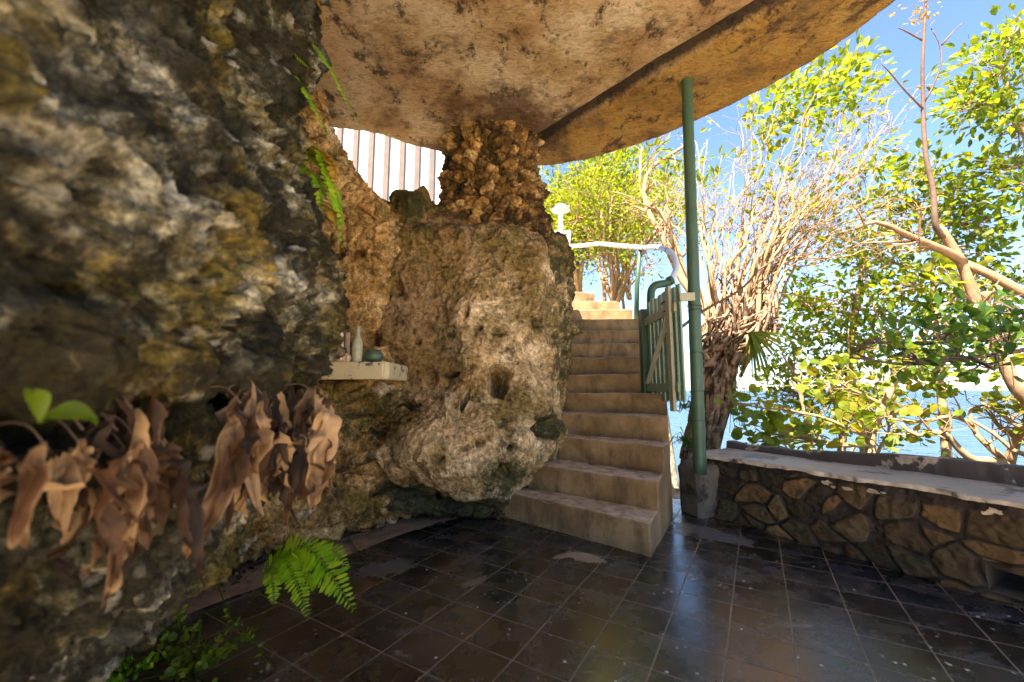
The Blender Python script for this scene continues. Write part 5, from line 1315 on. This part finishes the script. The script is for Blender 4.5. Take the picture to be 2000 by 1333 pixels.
# ------------------------------------------------------------------ dried leaves hanging over the ledge
dl = empty('dried_plant', (-.68, 1.0, .95), 'curled brown dead leaves hanging in a row from the rock ledge', 'dead plant')
def dead_leaf(p, L, w, yaw, tilt, mat=M['leaf_dry']):
    nv, nu = 20, 11
    t = np.linspace(0, 1, nv); sx = np.linspace(-1, 1, nu)
    wid = w * np.sin(np.pi * np.clip(t * .93 + .05, 0, 1)) ** .85 * (1 + .2 * vnoise(np.c_[t * 6, 0 * t + rng.uniform(0, 50), 0 * t], 3))
    fold = rng.uniform(.3, 1.4); tw = rng.uniform(-1.1, 1.1); ph = rng.uniform(0, 6); hook = rng.uniform(-.4, .7); sd = rng.uniform(0, 60)
    T_, S_ = np.meshgrid(t, sx, indexing='ij'); Wd = wid[:, None]
    q = np.stack([T_ * L, S_ * Wd, 0 * T_], -1).reshape(-1, 3)
    cr = (np.abs(fbm(q * 16 + sd, 2, 5)) + .5 * np.abs(vnoise(q * 38 + sd, 6))).reshape(nv, nu)       # sharp paper creases
    cx = (np.abs(vnoise(q * 19 + sd + 9, 7))).reshape(nv, nu)
    x = Wd * S_ * math.cos(fold * .85) + .012 * cx; y = Wd * np.abs(S_) * math.sin(fold) + .042 * cr
    y = y + tilt * L * T_ ** 1.5 + hook * L * .5 * np.maximum(0, T_ - .62) ** 1.5 * 2
    z = -L * (T_ - .25 * abs(hook) * np.maximum(0, T_ - .7)) + .02 * np.sin(T_ * 5 + ph) + .012 * cx * np.abs(S_)
    th = yaw + tw * T_
    V = np.stack([x * np.cos(th) - y * np.sin(th), x * np.sin(th) + y * np.cos(th), z], -1).reshape(-1, 3)
    c = np.clip(rng.random() ** 1.2 + .45 * fbm(V * 20 + ph, 3, 4) - .2 * (np.abs(np.tile(sx, nv)) < .05) + .25 * (np.abs(np.tile(sx, nv)) > .9), 0, 1)
    from_arrays('leaf', V + p, grid_faces(nv, nu), mat, dl, True, {'rnd': c})
clus = [(rng.uniform(480, 640), 1) for _ in range(6)] + [(rng.uniform(220, 460), 2) for _ in range(5)]
for i in range(96):
    if i < 56:  px = min(622, clus[i % 6][0] - 22 + rng.normal() * 16); py, Y = rng.uniform(742, 830), 1.16 - (640 - px) / 185 * .13 + rng.uniform(-.07, .05); L = rng.uniform(.12, .30)
    elif i < 82: px = clus[6 + i % 5][0] + rng.normal() * 22; py, Y = rng.uniform(775, 880), .92 - (470 - px) / 255 * .23 + rng.uniform(-.06, .04); L = rng.uniform(.12, .28)
    else: px = rng.uniform(30, 225); py, Y = rng.uniform(835, 900), .66 - (235 - px) / 205 * .15 + rng.uniform(-.04, .03); L = rng.uniform(.06, .14)
    p = at(px, py, Y); dead_leaf(p, L, rng.uniform(.018, .054) * (Y / 1.15), rng.uniform(0, 6.3), rng.uniform(-.38, .38))
    if i % 4 == 0: b = MB(); b.tube(arclen(np.array([p + V3(-.10, .0, .03), p + V3(-.04, 0, .035), p]), 8), .0014, 4); b.build('stalk', M['bark_dark'], dl, True)
q = at(75, 830, .52)
sp = empty('sprout', tuple(q), 'young sprout with two fresh green leaves on the rock ledge', 'plant')
for e_, L, yw in ((at(62, 775, .50), .04, 1.2), (at(190, 835, .55), .075, 0)):
    d = e_ - q; L = np.linalg.norm(d); Vl, Fl = [], []
    s_ = np.cross(d / L, V3(.3, -.8, .5)); s_ /= np.linalg.norm(s_)
    for i in range(9):
        t = i / 8; w = .0135 * math.sin(math.pi * (.06 + .92 * t)) ** .9
        for k in (-1, 0, 1): Vl.append(q + d * t + s_ * w * k + V3(0, 0, .014 * math.sin(t * 3) + (.007 if k else 0)))
    from_arrays('leaf', Vl, grid_faces(9, 3), M['leaf_green'], sp, True, {'rnd': np.full(27, .2)})

# ------------------------------------------------------------------ litter
def litter():
    base = [onz(*q, 0) for q in ((430, 1150), (470, 1120), (560, 1085), (640, 1055), (700, 1042), (780, 1012), (860, 1008), (940, 1010), (985, 1010))]
    P = arclen(np.array(base), 260); T = P + np.c_[rng.normal(size=(260, 2)) * .05, rng.uniform(.006, .03, 260)]
    o = leaves('leaf_litter', np.concatenate([T, T + rng.normal(size=T.shape) * V3(.05, .05, .003)]), np.c_[rng.normal(size=(520, 2)), rng.normal(size=520) * .2], .045, 'ovate', M['leaf_dry'], None)
    tag(o, 'dry leaf crumbs gathered along the foot of the rock', 'litter', None, 'stuff')
litter()
def fallen(px, py, z, s, label, mat='fern_old'):
    q = onz(px, py, z + .006); o = leaves('fallen_leaf', q[None], V3(1, .4, .05)[None], s, 'ovate', M[mat], None, .2); tag(o, label, 'leaf')
fallen(690, 1077, .0045, .06, 'small orange leaf lying on the cement strip beside the fern')
fallen(1043, 968, nos[0][2] + .006, .05, 'curled tan leaf on the bottom step', 'leaf_dry')
b = MB()
for _ in range(7):
    q = onz(rng.uniform(660, 760), rng.uniform(1035, 1060), .012); d = V3(rng.normal(), rng.normal(), .02); b.tube([q, q + d * .06 + V3(0, 0, .006), q + d * .12], .004, 5)
tag(b.build('twigs', M['bark_dark'], None, True), 'dry dark twigs scattered below the niche wall', 'twigs', None, 'stuff')
print('built', len(bpy.data.objects))
